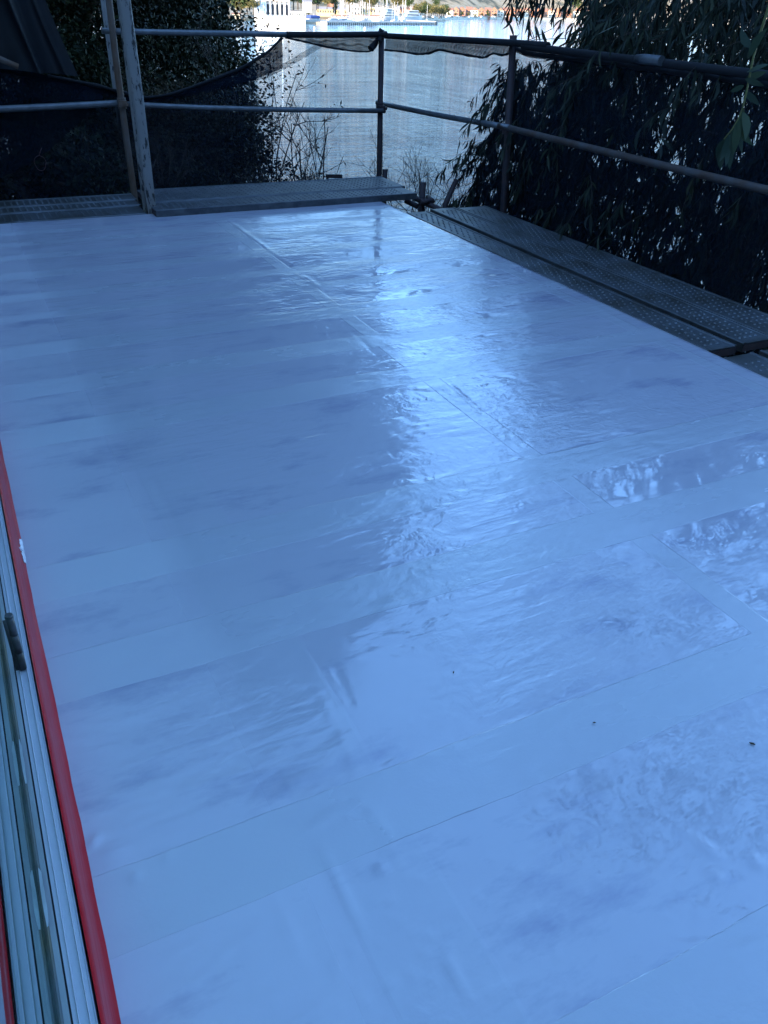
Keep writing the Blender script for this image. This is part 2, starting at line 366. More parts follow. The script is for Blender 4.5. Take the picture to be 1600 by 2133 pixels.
cp2(mb.build('hinge', M['galv'], smooth=True))
# torn bits of film on the seal
for yy in (1.30, .98):
    mb = MB(); m_ = 9; V = []
    for k in range(m_):
        yq = yy-.06+.12*k/(m_-1); wq = .0035*math.sin(math.pi*k/(m_-1))+.0008*random.random()
        V += [(-.1165-wq*.4, yq, .0955), (-.1150+wq+random.uniform(-.001, .001), yq+random.uniform(-.004, .004), .0965+wq*1.2)]
    mb.add(V, [(2*k, 2*k+1, 2*k+3, 2*k+2) for k in range(m_-1)]); cp2(mb.build('torn_film', M['paintwhite']))
# red strip
n = 170; ysr = np.linspace(-2.8, 6.3, n); V = []; F = []
prf = [(-.064, .0972), (-.060, .094), (-.0555, .072), (-.050, .035), (-.044, .008), (-.039, .0025), (-.036, -.002), (-.067, -.002)]
for i, y in enumerate(ysr):
    j = .006*(vnoise(np.array([y*3.1]), np.array([1.5]))[0]-.5)+.003*(vnoise(np.array([y*11.]), np.array([4.5]))[0]-.5)
    for k, (x, z) in enumerate(prf):
        f = (0, .1, .7, 1, 1, 1.2, 1.2, 0)[k]; V.append((x+j*f, y, z))
L = len(prf)
for i in range(n-1):
    for k in range(L-1): F.append((i*L+k, i*L+k+1, (i+1)*L+k+1, (i+1)*L+k))
tag(rawmesh('sealing_strip', V, F, M['red'], None, True), 'glossy red sealing membrane strip along the foot of the door frame', 'sealing strip')
# paint scuffs on the red strip
mb = MB(); V = []; m_ = 26
for k in range(m_):
    y = 2.14+.13*k/(m_-1); q = math.sin(math.pi*k/(m_-1)); V += [(-.0415-.003*q*random.random(), y, .0095+.004*q*random.random()), (-.0360+.002*random.random(), y+random.uniform(-.005, .005), .0035)]
V[26] = (-.048, 2.205, .024)
mb.add(V, [(2*k, 2*k+1, 2*k+3, 2*k+2) for k in range(m_-1)])
tag(mb.build('paint_skin', M['paintwhite']), 'torn white paint skin stuck to the edge of the red strip', 'paint skin')
# small debris on the floor
def speck(u, w_, l, label, mat, r=.0022):
    q = P(u, w_, .004); a = random.uniform(0, 3.1); d = np.array((math.cos(a)*l/2, math.sin(a)*l/2, 0))
    mb = MB(); mb.tube([q-d, q-d*.3+(0, 0, .001), q+d*.4, q+d], [r*.4, r, r*.9, r*.3], 6); tag(mb.build('debris_chip', mat, smooth=True), label, 'debris')
speck(1567, 1549, .013, 'small dark husk lying on the wet floor near the right edge of the photo', M['trunk'], .0025)
speck(1238, 1505, .008, 'tiny dark chip at the foot of the mottled patch on the floor', M['trunk'], .0016)
speck(945, 1400, .009, 'tiny dark chip beside the stained patch in the middle of the floor', M['trunk'], .0016)
# ------------------------------------------------------------------ scaffold planks
def plank(x0, x1, y0, y1, top, along, label, mat=None, dx=.045, th=.05, depth=.0048, rows=None):
    mat = mat or M['galv']; root = empty('scaffold_plank', ((x0+x1)/2, (y0+y1)/2, top-th), label, 'scaffold plank', 'steel scaffold planks around the terrace')
    L, W = (y1-y0, x1-x0) if along == 'y' else (x1-x0, y1-y0)
    prof = [(-W/2, 0), (-W/2, th-.004), (-W/2+.004, th), (-W/2+.016, th), (-W/2+.020, th-.004), (W/2-.020, th-.004), (W/2-.016, th), (W/2-.004, th), (W/2, th-.004), (W/2, 0), (W/2-.012, 0), (W/2-.012, .008), (W/2-.004, .008), (W/2-.004, th-.009), (-W/2+.004, th-.009), (-W/2+.004, .008), (-W/2+.012, .008), (-W/2+.012, 0)]
    n = len(prof); mb = MB(); tr = (lambda a, b, c: (a, b, c)) if along == 'y' else (lambda a, b, c: (b, a, c))
    V = [tr(a, -L/2, c) for a, c in prof]+[tr(a, L/2, c) for a, c in prof]
    mb.add(V, [(i, (i+1) % n, n+(i+1) % n, n+i) for i in range(n)])
    nr = rows or max(3, int((W-.05)/.042)); nl = int((L-.12)/dx)
    for j in range(nl):
        for i in range(nr):
            a = -W/2+.036+(W-.072)*(i+.25+.5*(j % 2)*.9)/nr; bb = -L/2+.07+j*dx
            q = .009
            for sgn in (1,):
                base = [tr(a+q*math.cos(k*math.pi/3), bb+q*math.sin(k*math.pi/3), th-.0041) for k in range(6)]
                tip = [tr(a+.35*q*math.cos(k*math.pi/3), bb+.35*q*math.sin(k*math.pi/3), th-.004+depth) for k in range(6)]
                mb.add(base+tip, [(k, (k+1) % 6, 6+(k+1) % 6, 6+k) for k in range(6)]+[(6, 7, 8, 9, 10, 11)])
    mb.build('deck_sheet', mat, root)
    for s in (-1, 1):
        e = MB(); c = tr(0, s*(L/2-.003), th/2-.004); hx = tr(W/2-.006, .003, th/2-.006)
        e.box(tuple(c[k]-hx[k] for k in range(3)), tuple(c[k]+hx[k] for k in range(3))); e.build('end_cap', M['rust'], root)  # caps take the dark rust colour to stand for shade in the plank gaps
    return root
zr = -.012
plank(3.178, 3.378, 2.715, 5.94, zr, 'y', 'narrow dimpled steel plank touching the right edge of the white floor')
plank(3.43, 3.655, 2.725, 6.0, zr, 'y', 'dimpled steel plank in the middle of the right-hand walkway')
plank(3.663, 3.935, 2.45, 5.97, zr, 'y', 'outermost worn steel plank of the right-hand walkway under the net')
plank(3.178, 3.378, .2, 2.615, zr, 'y', 'dimpled plank just beyond the dark gap at the right edge of the photo')
plank(3.43, 3.655, .2, 2.62, zr, 'y', 'plank past the gap in the middle of the right walkway, cut by the photo edge')
plank(-1.4, 1.27, 6.50, 6.80, -.006, 'x', 'front steel plank of the left bay, nearest the white floor', depth=.003)
plank(-1.4, 1.29, 6.812, 7.02, -.006, 'x', 'middle steel plank of the left bay with ribbed face')
plank(-1.4, 1.31, 7.03, 7.26, -.006, 'x', 'rear steel plank of the left bay under the dark net')
plank(1.30, 3.47, 6.31, 6.60, .05, 'x', 'front raised steel plank of the far bay behind the floor corner', M['galv_dark'])
plank(1.33, 3.52, 6.615, 7.09, .05, 'x', 'wide rear steel plank of the far bay below the mid rail', M['galv_dark'], rows=7)
# ------------------------------------------------------------------ scaffold tubes
def pipe(name, pts, r, mat, label, cat, group=None, extra=None, n=14, jit=.0):
    base = pts[0]; root = empty(name, base, label, cat, group)
    mb = MB(); mb.tube([np.array(p, float)-np.array(base, float) for p in pts], r, n, True, jit); mb.build('tube', mat, root, True)
    for nm, fn, mt in (extra or []):
        mb = MB(); fn(mb, np.array(base, float)); mb.build(nm, mt, root)
    return root
def coupler(p, s=.038):
    def fn(mb, base):
        c = np.array(p, float)-base
        mb.tube([c-(0, 0, s), c+(0, 0, s)], .034, 12); mb.obox(c+(.0, -.038, 0), (1, 0, 0), (0, 1, 0), (0, 0, 1), .03, .014, .022)
        mb.tube([c+(.02, -.05, 0), c+(.02, -.085, 0)], .007, 6); mb.obox(c+(.02, -.085, 0), (1, 0, 0), (0, 1, 0), (0, 0, 1), .012, .006, .012)
    return fn
def lift(pts, n=8): return interp_curve(pts, n)
pt = PY(250, -60, 6.6); pb = PY(317, 442, 6.49)
q = [pb+(0, 0, -.6), pb, pb*.5+pt*.5+(.008, 0, 0), pt, pt+(pt-pb)*.5]
pipe('scaffold_post', q, [.030, .032, .039, .044, .047], M['peel'], 'thick whitish post with peeling paint standing at the floor edge', 'scaffold post', 'scaffold posts', n=18, jit=.03)
a = PY(244, -60, 6.75); c = PY(293, 330, 6.62)
pipe('scaffold_post', [c+(0, 0, -.8), c, a, a+(a-c)*.4], .027, M['peel'], 'slimmer pale pipe tucked directly behind the thick peeling post', 'scaffold post', 'scaffold posts')
a = PY(220, -60, 7.3); c = PY(279, 400, 7.28)
pipe('scaffold_post', [c+(0, 0, -1.2), c, PY(258, 250, 7.28), PY(241, 120, 7.29), a, a+(a-c)*.5], .025, M['rust_pole'], 'thin rust-stained pole left of the peeling post', 'scaffold post', 'scaffold posts', [('coupler', coupler(PY(254, 215, 7.28)), M['rust_pole'])])
a = PY(208, -60, 7.45); c = PY(249, 240, 7.42)
pipe('scaffold_post', [c+(0, 0, -.1), c, a], .024, M['peel'], 'short pale tube ending above the left mid rail behind the rusty pole', 'scaffold post', 'scaffold posts')
cb = P(790, 367, 0); ct = PY(795, 62, cb[1])
pipe('scaffold_post', [cb+(0, 0, -4), cb, ct], .0255, M['rust'], 'dark brown corner post where the two runs of railing meet', 'scaffold post', 'scaffold posts', [('coupler', coupler(PY(791, 224, cb[1])), M['rust'])])
rb = P(1049, 434, -.02); rt = PX(1069, 80, rb[0])
pipe('scaffold_post', [rb+(0, 0, -4), rb, rt+(0, 0, .02)], .0275, M['rust'], 'dark brown post at the right walkway with leaves behind it', 'scaffold post', 'scaffold posts', [('coupler', coupler(PX(1055, 268, rb[0])), M['rust'])])
sb = P(800, 367, 0); pipe('spigot', [sb+(.01, 0, -.3), sb+(.01, 0, .06)], .024, M['rust'], 'short rusty stub at the foot of the dark corner post', 'pipe stub')
gz = 'scaffold guard rails'
yb = cb[1]
pipe('guard_rail', lift([PY(u, v_, 7.30) for u, v_ in [(-120, 232), (0, 227), (120, 222), (242, 215), (262, 214)]]), .024, M['pipe'], 'left mid rail of grey pipe in front of the dark net', 'guard rail', gz)
pipe('guard_rail', lift([PY(u, v_, yb-.05) for u, v_ in [(262, 217), (300, 221), (540, 228), (802, 231)]]), .0205, M['pipe'], 'mid rail from the rusty pole to the dark corner post', 'guard rail', gz)
pipe('guard_rail', lift([PY(u, v_, yb-.045) for u, v_ in [(212, 64), (300, 67), (440, 69), (596, 72)]]), .0215, M['pipe'], 'bare grey left half of the far top rail', 'guard rail', gz)
pipe('guard_rail', lift([PY(u, v_, yb-.045) for u, v_ in [(597, 72), (700, 73), (805, 71)]]), .0235, M['net_hem'], 'right half of the far top rail wrapped in black netting', 'guard rail', gz)
xr = rb[0]
def onx(L, x=xr-.045): return [PX(u, v_, x) for u, v_ in L]
pipe('guard_rail', lift(onx([(786, 214), (900, 238), (1062, 266)], 3.93)), .022, M['pipe'], 'right mid rail running from the corner post to the second post', 'guard rail', gz)
pipe('guard_rail', lift(onx([(1040, 262), (1200, 301), (1400, 350), (1600, 396), (1700, 420)], 3.93)), [.0225]*8, M['old_pipe'], 'stained mid rail in front of the eucalyptus, running out of the photo at right', 'guard rail', gz)
pipe('guard_rail', lift(onx([(796, 74), (900, 80), (1000, 86), (1085, 89), (1142, 95)])), .024, M['net_hem'], 'top rail between the two dark posts wrapped in black net', 'guard rail', gz)
pipe('guard_rail', lift(onx([(1090, 96), (1250, 116), (1400, 134), (1600, 158), (1720, 172)])), .025, M['net_hem'], 'top rail bundled in net in front of the eucalyptus', 'guard rail', gz)
pipe('plastic_sleeve', onx([(1326, 122), (1340, 123), (1378, 127)], xr-.08), [.024, .029, .029], M['galv_dark'], 'pale plastic tube end on the bundled top rail among the leaves', 'plastic tube')
pipe('wooden_pole', [PY(-60, 97, 7.2), PY(38, 139, 7.2)], .02, M['rust_pole'], 'short bare pole end poking in at the left edge above the net', 'pole')
# plank supports and corner hardware
a = P(880, 405, 0); pipe('corner_stub', [a+(0, 0, -.9), a+(0, 0, .10)], .026, M['rust'], 'rusty upright stub at the end of the raised far planks', 'pipe stub')
a = P(928, 425, -.05); pipe('corner_stub', [a+(.0, 0, -.9), a, a+(.12, .05, .18)], [.025, .025, .02], M['rust'], 'leaning brown stub just behind the near end of the right walkway', 'pipe stub')
mb = MB()
mb.tube([P(845, 418, -.05), P(870, 430, -.08)], .022, 10); mb.tube([(3.50, 6.3, -.02), (3.62, 6.3, -.02), (3.66, 6.45, -.02)], .022, 10)
mb.tube([(3.60, 7.3, -.03), (3.60, 5.6, -.07)], .024, 10); mb.tube([(3.2, 6.15, -.2), (4.2, 6.15, -.08)], .024, 10)
tag(mb.build('ledger_frame', M['rust'], None, True), 'dark pipe brackets under the end of the far planks at the corner', 'scaffold bracket')
mb = MB()
for u in (682, 710): mb.tube([PY(u, 385, 7.22), PY(u, 366 if u < 700 else 369, 7.22)], .012, 8)
mb.obox(PY(696, 367, 7.22), (1, 0, -.06), (0, 1, 0), (0.06, 0, 1), .075, .018, .014)
tag(mb.build('plank_handle', M['rust']), 'small rusty handle bracket standing up behind the far planks', 'handle')
for a_, c_, lb in [((3.12, 2.66, -.10), (4.02, 2.66, -.10), 'dark cross tube seen through the gap between the right-hand planks'), ((3.12, 6.02, -.10), (4.02, 6.02, -.10), 'dark cross tube carrying the far end of the right-hand walkway'), ((1.29, 6.42, -.09), (1.29, 7.5, -.09), 'dark cross tube under the plank joint beside the peeling post')]:
    mb = MB(); mb.tube([a_, c_], .024, 10); tag(mb.build('transom', M['rust'], None, True), lb, 'scaffold transom')
# ------------------------------------------------------------------ netting
def sheet(name, top, bot, mat, parent, amp=.02, nu=90, nv=14, axis=1, off=0.0, wob=1.0):
    T = interp_curve(top, nu); B = interp_curve(bot, nu); V = []
    for i in range(nu):
        for j in range(nv):
            s = j/(nv-1); p = T[i]*(1-s)+B[i]*s
            k = amp*math.sin(math.pi*min(1, s*1.2+.05))*(math.sin(i*.23*wob+s*2)+.6*math.sin(i*.61*wob+1.3+s))
            p = p.copy(); p[axis] += k+off; V.append(p)
    F = [(i*nv+j, (i+1)*nv+j, (i+1)*nv+j+1, i*nv+j+1) for i in range(nu-1) for j in range(nv-1)]
    return rawmesh(name, V, F, mat, parent, True)
yn = yb+.05; xn = xr+.045
nl = empty('debris_net', (0, 0, 0), 'black see-through netting hung below the far railing, sagging open at the left', 'netting')
edge = [(-260, 95), (-60, 110), (0, 128), (40, 142), (100, 158), (200, 177), (300, 205), (360, 196), (400, 181), (500, 144), (560, 108), (588, 78)]
et = [PY(u, v_, yn) for u, v_ in edge]
railt = [PY(u, v_, yn) for u, v_ in [(590, 76), (640, 76), (700, 76), (800, 74)]]
botL = [PY(u, v_, yn)*1 for u, v_ in [(-260, 440), (0, 430), (300, 420), (590, 400)]]
botR = [PY(u, v_, yn) for u, v_ in [(590, 400), (650, 396), (720, 390), (800, 380)]]
for B in (botL, botR):
    for p in B: p[2] -= .5
sheet('net_panel', et, botL, M['net'], nl, .02); sheet('net_panel', railt, botR, M['net'], nl, .012)
# gathered edges
def hem(name, L, r, mat, parent, fn, n=40, jit=.35):
    c = interp_curve([fn(u, v_) for u, v_ in L], n)
    mb = MB(); mb.tube(c, [r*(.75+.5*random.random()) for _ in range(n)], 7, True, jit); return mb.build(name, mat, parent, True)
fy = lambda u, v_: PY(u, v_, yn-.03); fx = lambda u, v_: PX(u, v_, xn-.03)
fold = [(-60, 135), (60, 162), (200, 190), (280, 214), (360, 206), (400, 196), (470, 182), (530, 166), (590, 142), (640, 112), (680, 88)]
sheet('gathered_fold', [PY(u, v_, yn-.02) for u, v_ in edge], [PY(u, v_, yn-.02) for u, v_ in fold[:9]], M['net_dense'], nl, .01, 70, 5)
sheet('soft_fold', [PY(u, v_-9, yn-.015) for u, v_ in fold], [PY(u, v_+5, yn-.015) for u, v_ in fold], M['net_fold'], nl, .005, 70, 4)
hem('hem', [(e[0], e[1]) for e in edge[4:]], .011, M['net_hem'], nl, fy)
bandL = [(594, 78), (640, 88), (690, 100), (740, 107), (770, 108), (782, 100), (788, 88)]
sheet('folded_band', [PY(u, v_, yn-.015) for u, v_ in [(594, 76), (700, 76), (788, 75)]], [PY(u, v_, yn-.015) for u, v_ in bandL], M['net_band'], nl, .006, 60, 5)
hem('hem', bandL, .008, M['net_hem'], nl, fy)
mb = MB(); mb.tube([PY(772, 102, yn-.06), PY(780, 92, yn-.05), PY(792, 74, yn-.06)], [.03, .022, .012], 8, True, .3); mb.tube([PY(789, 84, yb-.04), PY(794, 62, yb-.04), PY(803, 70, yb-.04)], [.03, .02, .012], 8, True, .3)
mb.build('knot', M['net_hem'], nl)
# extra dark layer hanging at the left
low = [(-200, 520), (0, 370), (60, 345), (97, 318), (160, 260), (215, 214)]
sheet('second_layer', [PY(u, v_, yn-.05) for u, v_ in [(-200, 130), (-60, 135), (60, 160), (130, 172), (215, 200)]], [PY(u, v_, yn-.05) for u, v_ in low], M['net'], nl, .02, 50, 8)
nr_ = empty('debris_net', (0, 0, 0), 'black see-through netting hung along the right walkway in front of the eucalyptus', 'netting')
ptsx = [(800, 76), (900, 82), (1068, 90), (1250, 118), (1600, 160), (1750, 178)]
tp = [PX(u, v_, xn) for u, v_ in ptsx]; bt = [p.copy() for p in tp]
for p in bt: p[2] = -.75
sheet('net_panel', tp, bt, M['net'], nr_, .012, 120, 12, 0)
bandR = [(802, 104), (835, 107), (870, 113), (895, 111), (914, 103), (940, 109), (985, 117), (1010, 121), (1028, 109), (1045, 117), (1062, 110)]
sheet('folded_band', [PX(u, v_, xn-.012) for u, v_ in [(802, 77), (900, 82), (1062, 90)]], [PX(u, v_, xn-.012) for u, v_ in bandR], M['net_band'], nr_, .006, 80, 5, 0)
hem('hem', bandR, .009, M['net_hem'], nr_, fx, 60)
bun = [(1072, 100), (1100, 112), (1150, 118), (1250, 128), (1400, 150), (1600, 176), (1740, 195)]
sheet('bunched_edge', [PX(u, v_-14, xn-.03) for u, v_ in bun], [PX(u, v_+8, xn-.03) for u, v_ in bun], M['net_dense'], nr_, .012, 90, 4, 0)
hem('hem', [(u, v_) for u, v_ in bun], .017, M['net_hem'], nr_, fx, 60, .5)
# black tarpaulin top left
tt = empty('tarpaulin', (0, 0, 0), 'black pleated tarpaulin hanging down at the top left corner', 'tarpaulin')
def tpt(s, q):  # s across, q down
    a = np.array((-330+s*330, -360.)); c = np.array((-250+s*412, 120+s*38.))
    p = a*(1-q)+c*q+np.array((22*math.sin(q*math.pi)*-1, 0)); P3 = PY(p[0], p[1], yn-.10)
    ph = s*5.1+.35*math.sin(s*9); f = abs(((ph) % 1)-.5)*2
    wv = s*4.3+.35*math.sin(s*7)+.25*q*math.sin(s*5+1); P3[1] -= (.11*(1-abs(math.sin(math.pi*wv)))**1.8*(.5+.5*math.sin(wv*2.1+1)**2)+.03*math.sin(s*23+q*3))*(1-.3*q); return P3
V = []; nu, nv = 150, 22
for i in range(nu):
    for j in range(nv): V.append(tpt(i/(nu-1), j/(nv-1)))
F = [(i*nv+j, (i+1)*nv+j, (i+1)*nv+j+1, i*nv+j+1) for i in range(nu-1) for j in range(nv-1)]
rawmesh('sheet', V, F, M['tarp'], tt, True)
# ring of wire in the dark corner
mb = MB(); c0 = PY(84, 340, yn-.07)
mb.tube([c0+(.042*math.cos(a)*(1+.1*math.sin(3*a)), 0, .055*math.sin(a)) for a in np.linspace(0, 2*math.pi, 18)], .0022, 6)
mb.tube([c0+(.0, 0, .055), c0+(.03, 0, .11)], .003, 6)
tag(mb.build('wire_loop', simple('pale_wire', (.16, .08, .08), .6), None, True), 'small pinkish loop of wire hanging in the dark lower left netting', 'wire loop')
# ------------------------------------------------------------------ ground, water, far shore
def ground_z(x, y):
    r = np.hypot(x, y)
    base = -3.2-np.clip(y-7.5, 0, 60)*.36-np.clip(x-9, 0, 60)*.25
    bank = 3.3*sst(4.5, 0, x-.05*y)*sst(6.5, 8.5, y)*sst(34, 14, y)
    az = np.degrees(np.arctan2(x, y)); amt = sst(-4, -26, az)*sst(0, 12, y)+0
    amt = np.where(y < 0, np.maximum(sst(-1, -12, x), sst(-3, -14, y)), sst(-3, -22, az)*(x < 0))
    sun_ridge = amt*(46*sst(14, 70, r)+ 3)  # unseen ridge behind and left of the house, added to block the sun
    return np.maximum(base, -16)*(1-sst(0, 6, sun_ridge))+bank*(1-sst(0, 6, sun_ridge))+sun_ridge-3*sst(0, 6, sun_ridge)+.25*(fbm(x*.5, y*.5, 4)-.5)
def stretch(a, b, n, c0=0, p=2.2):
    t = np.linspace(-1, 1, n); s = np.sign(t)*np.abs(t)**p; return np.where(s < 0, c0+s*(c0-a), c0+s*(b-c0))
gx, gy = np.meshgrid(stretch(-420, 70, 150, 2), stretch(-420, 160, 150, 8))
gz_ = ground_z(gx, gy); V = np.stack([gx, gy, gz_], -1).reshape(-1, 3); n = 150
idx = np.arange(n*n).reshape(n, n); F = np.stack([idx[:-1, :-1], idx[:-1, 1:], idx[1:, 1:], idx[1:, :-1]], -1).reshape(-1, 4)
tag(rawmesh('ground', V, F, M['dirt'], None, True), 'dark wooded bank falling to the water, with an added unseen ridge blocking the sun', 'ground', kind='structure')
WZ = -12.0
m, t, b, o = newmat('bay_water'); p = pos(t)
a1 = noise(t, mapping(t, p, (.25, .8, 1), (0, 0, math.radians(-26))), 1.0, 5, .6, .3)
a2 = noise(t, mapping(t, p, (1.2, 3.4, 1), (0, 0, math.radians(-20))), 1.0, 4, .6, .2)
a3 = noise(t, mapping(t, p, (.012, .05, 1), (0, 0, math.radians(-26))), 1.0, 3, .5)
cal = ramp(t, a3, [(.3, .6), (.65, 1.)])
hgt = math_(t, 'MULTIPLY', math_(t, 'ADD', math_(t, 'MULTIPLY', a1, .9), math_(t, 'MULTIPLY', a2, .25)), cal)
t.links.new(bump(t, hgt, .6, .36), b.inputs['Normal'])
b.inputs['Base Color'].default_value = (.008, .032, .075, 1); b.inputs['Roughness'].default_value = .06; b.inputs['IOR'].default_value = 1.33
mb = MB(); mb.add([(-3000, 20, WZ), (4500, 20, WZ), (4500, 6000, WZ), (-3000, 6000, WZ)], [(0, 1, 2, 3)])
tag(mb.build('water', m), 'calm blue bay', 'water', kind='structure')
# far land: shoreline distance by azimuth
SH = np.array([(-30, 430), (0, 470), (14, 540), (17, 572), (19.2, 640), (21, 735), (25, 790), (28, 860), (31, 980), (33.5, 1120), (37, 1210), (45, 1330), (60, 1250), (80, 1100)])
def shore(az): return np.interp(az, SH[:, 0], SH[:, 1])
azs = np.linspace(-30, 80, 260); ds = np.concatenate([[0, 1.5, 6, 14], np.linspace(25, 300, 30), np.linspace(330, 2200, 40)])
A, D = np.meshgrid(azs, ds); R = shore(A)+D
FX, FY = R*np.sin(np.radians(A)), R*np.cos(np.radians(A))
def land_h(A, D, X, Y):
    h = -1.2+np.clip(D, 0, 1.5)/1.5*2.6
    h = h+.9*sst(6, 60, D)+np.clip(D-90, 0, 250)*.035+np.clip(D-230, 0, 2200)*(.14+.05*np.sin(A*.21))*(.6+.8*fbm(X*.004, Y*.004, 3))
    return h+sst(40, 200, D)*1.2*(fbm(X*.03, Y*.03, 3)-.5)
FZ = WZ+land_h(A, D, FX, FY); FZ = np.minimum(FZ, 150)
V = np.stack([FX, FY, FZ], -1).reshape(-1, 3); n1, n2 = A.shape
idx = np.arange(n1*n2).reshape(n1, n2); F = np.stack([idx[:-1, :-1], idx[:-1, 1:], idx[1:, 1:], idx[1:, :-1]], -1).reshape(-1, 4)
m, t, b, o = newmat('far_hillside'); p = pos(t)
f = noise(t, p, .035, 5, .65); g = noise(t, p, .12, 3)
c = ramp(t, f, [(.34, (.06, .06, .03)), (.42, (.14, .11, .055)), (.48, (.36, .25, .13)), (.60, (.44, .33, .20)), (.70, (.12, .10, .05))])
t.links.new(c, b.inputs['Base Color']); b.inputs['Roughness'].default_value = .95; M['far'] = m
tag(rawmesh('far_shore', V, F, m, None, True), 'sunlit shore and hillside across the bay', 'hillside', kind='structure')
def far_pt(u, v_, z=WZ): return P(u, v_, z)
def scl(p):
    d = p-CAM; az = math.atan2(d[0], d[1]); rt = np.array((math.cos(az), -math.sin(az), 0)); q = proj(p)
    return np.linalg.norm(proj(p+rt)-q), q[1]-proj(p+np.array((0, 0, 1.)))[1], rt, az
def lz(p):
    az = math.degrees(math.atan2(p[0], p[1])); r = math.hypot(p[0], p[1]); d = r-shore(az)
    return WZ+float(land_h(np.array([az]), np.array([max(d, 0)]), np.array([p[0]]), np.array([p[1]]))[0]) if d > 0 else WZ
M['wwall'] = simple('sunlit_white_wall', (.80, .79, .76), .8, 0, .06, .2)
M['ywall'] = simple('yellow_wall', (.62, .46, .22), .8, 0, .1, .2); M['rwall'] = simple('terracotta_wall', (.40, .19, .12), .85, 0, .2, .3)
M['cream'] = simple('cream_wall', (.72, .66, .52), .8, 0, .1, .2); M['groof'] = simple('grey_roof', (.34, .30, .28), .8, 0, .2, .3); M['rroof'] = simple('red_roof', (.34, .16, .10), .85, 0, .25, .4)
M['win'] = simple('dark_window', (.05, .06, .08), .2); M['stone'] = simple('quay_stone', (.42, .36, .27), .9, 0, .3, .3); M['conc'] = simple('concrete', (.50, .48, .44), .9, 0, .2, .3)
M['hull'] = simple('boat_white', (.66, .65, .62), .35, 0, .03, 1); M['bluecover'] = simple('blue_cover', (.05, .09, .30), .6); M['mast'] = simple('mast_alu', (.70, .70, .70), .4, 0, .05, 1)
M['orange'] = simple('red_paint', (.5, .12, .04), .6)
def loc_root(name, p, az, label, cat, group=None): return empty(name, p, label, cat, group, rz=-az)
def building(u0, u1, vb, vt, zb, name, label, cat, wallm, roofm, roof='gable', depth=10, group=None, nw=4, floors=1, win=True, turn=0.0):
    p = far_pt((u0+u1)/2, vb, zb); sxp, szp, rt, az = scl(p); Wd = (u1-u0)/sxp; Ht = (vb-vt)/szp
    root = loc_root(name, p, az+turn, label, cat, group)   # local +y away from the camera
    mb = MB(); wh = Ht*(.68 if roof != 'flat' else .94); mb.box((-Wd/2, 0, -3), (Wd/2, depth, wh)); mb.build('wall', wallm, root)
    mb = MB()
    if roof == 'gable':
        o_ = .4; mb.add([(-Wd/2-o_, -o_, wh), (Wd/2+o_, -o_, wh), (Wd/2+o_, depth+o_, wh), (-Wd/2-o_, depth+o_, wh), (-Wd/2-o_, depth/2, Ht), (Wd/2+o_, depth/2, Ht)], [(0, 1, 5, 4), (2, 3, 4, 5), (0, 4, 3), (1, 2, 5), (0, 3, 2, 1)])
    elif roof == 'front':
        o_ = .3; mb.add([(-Wd/2-o_, -o_, wh), (Wd/2+o_, -o_, wh), (Wd/2+o_, depth, wh), (-Wd/2-o_, depth, wh), (0, -o_, Ht), (0, depth, Ht)], [(0, 1, 4), (2, 3, 5), (0, 4, 5, 3), (1, 2, 5, 4), (0, 3, 2, 1)])
    else: mb.box((-Wd/2-.3, -.3, wh), (Wd/2+.3, depth+.3, Ht))
    mb.build('roof', roofm, root)
    if win:
        for fl_ in range(floors):
            hz = wh/floors
            for i in range(nw):
                x = -Wd/2+Wd*(i+.5)/nw; ww = Wd/nw*.26; mb = MB(); mb.box((x-ww, -.12, hz*(fl_+.32)), (x+ww, -.01, hz*(fl_+.78))); mb.build('window', M['win'], root)
    return root
# pavilion with columns on the water
p = far_pt(568, 47.5, WZ); sxp, szp, rt, az = scl(p); root = loc_root('pavilion', p, az, 'tall white waterfront pavilion with a colonnade rising from the bay', 'pavilion')
k = 1/sxp; W2 = 37*k
mb = MB(); mb.box((-W2, 0, -1), (-.42*W2, 16, 22), .3); mb.box((-.42*W2, 2.2, -1), (W2, 16, 22)); mb.box((-.42*W2, 0, -1), (W2, 2.2, 3.4)); mb.build('wall', M['wwall'], root)
for xx, hh_ in ((-.42*W2, 22), (.12*W2, 15)):
    pass
mb = MB(); mb.box((-.42*W2, -.2, 11.4), (W2, 2.6, 13.0), .1); mb.box((-.42*W2-.0, -.5, 13.0), (W2+.5, 2.7, 13.7), .1); mb.box((-.30*W2, .2, 13.7), (W2-1.5, 3, 15.2), .1); mb.box((-.32*W2, -.1, 15.2), (W2-1.2, 3, 15.8), .1); mb.build('entablature', M['wwall'], root)
for i in range(6):
    x = -.36*W2+(W2*1.32)*i/5; mb = MB(); mb.tube([(x, .7, 3.4), (x, .7, 10.9)], [.62, .52], 12); mb.box((x-.75, 0, 10.9), (x+.75, 1.4, 11.4)); mb.box((x-.8, -.1, 3.4), (x+.8, 1.5, 3.9)); mb.build('column', M['wwall'], root, True)
for i in range(5):
    x = -.36*W2+(W2*1.32)*(i+.5)/5; mb = MB(); mb.box((x-.8, 2.05, 4.2), (x+.8, 2.19, 9.0)); mb.tube([(x, 2.05, 9.0), (x, 2.19, 9.0)], .8, 14); mb.build('window', M['win'], root)
for x, z in ((-.8*W2, 3), (-.8*W2, 8), (-.8*W2, 13), (-.55*W2, 3), (-.55*W2, 8)):
    mb = MB(); mb.box((x-.35, -.08, z), (x+.35, -.01, z+1.8)); mb.build('window', M['alu_grey'], root)
mb = MB(); mb.box((-W2-1, -1.5, -1.5), (W2+1, 0, .35)); mb.build('plinth', M['stone'], root)
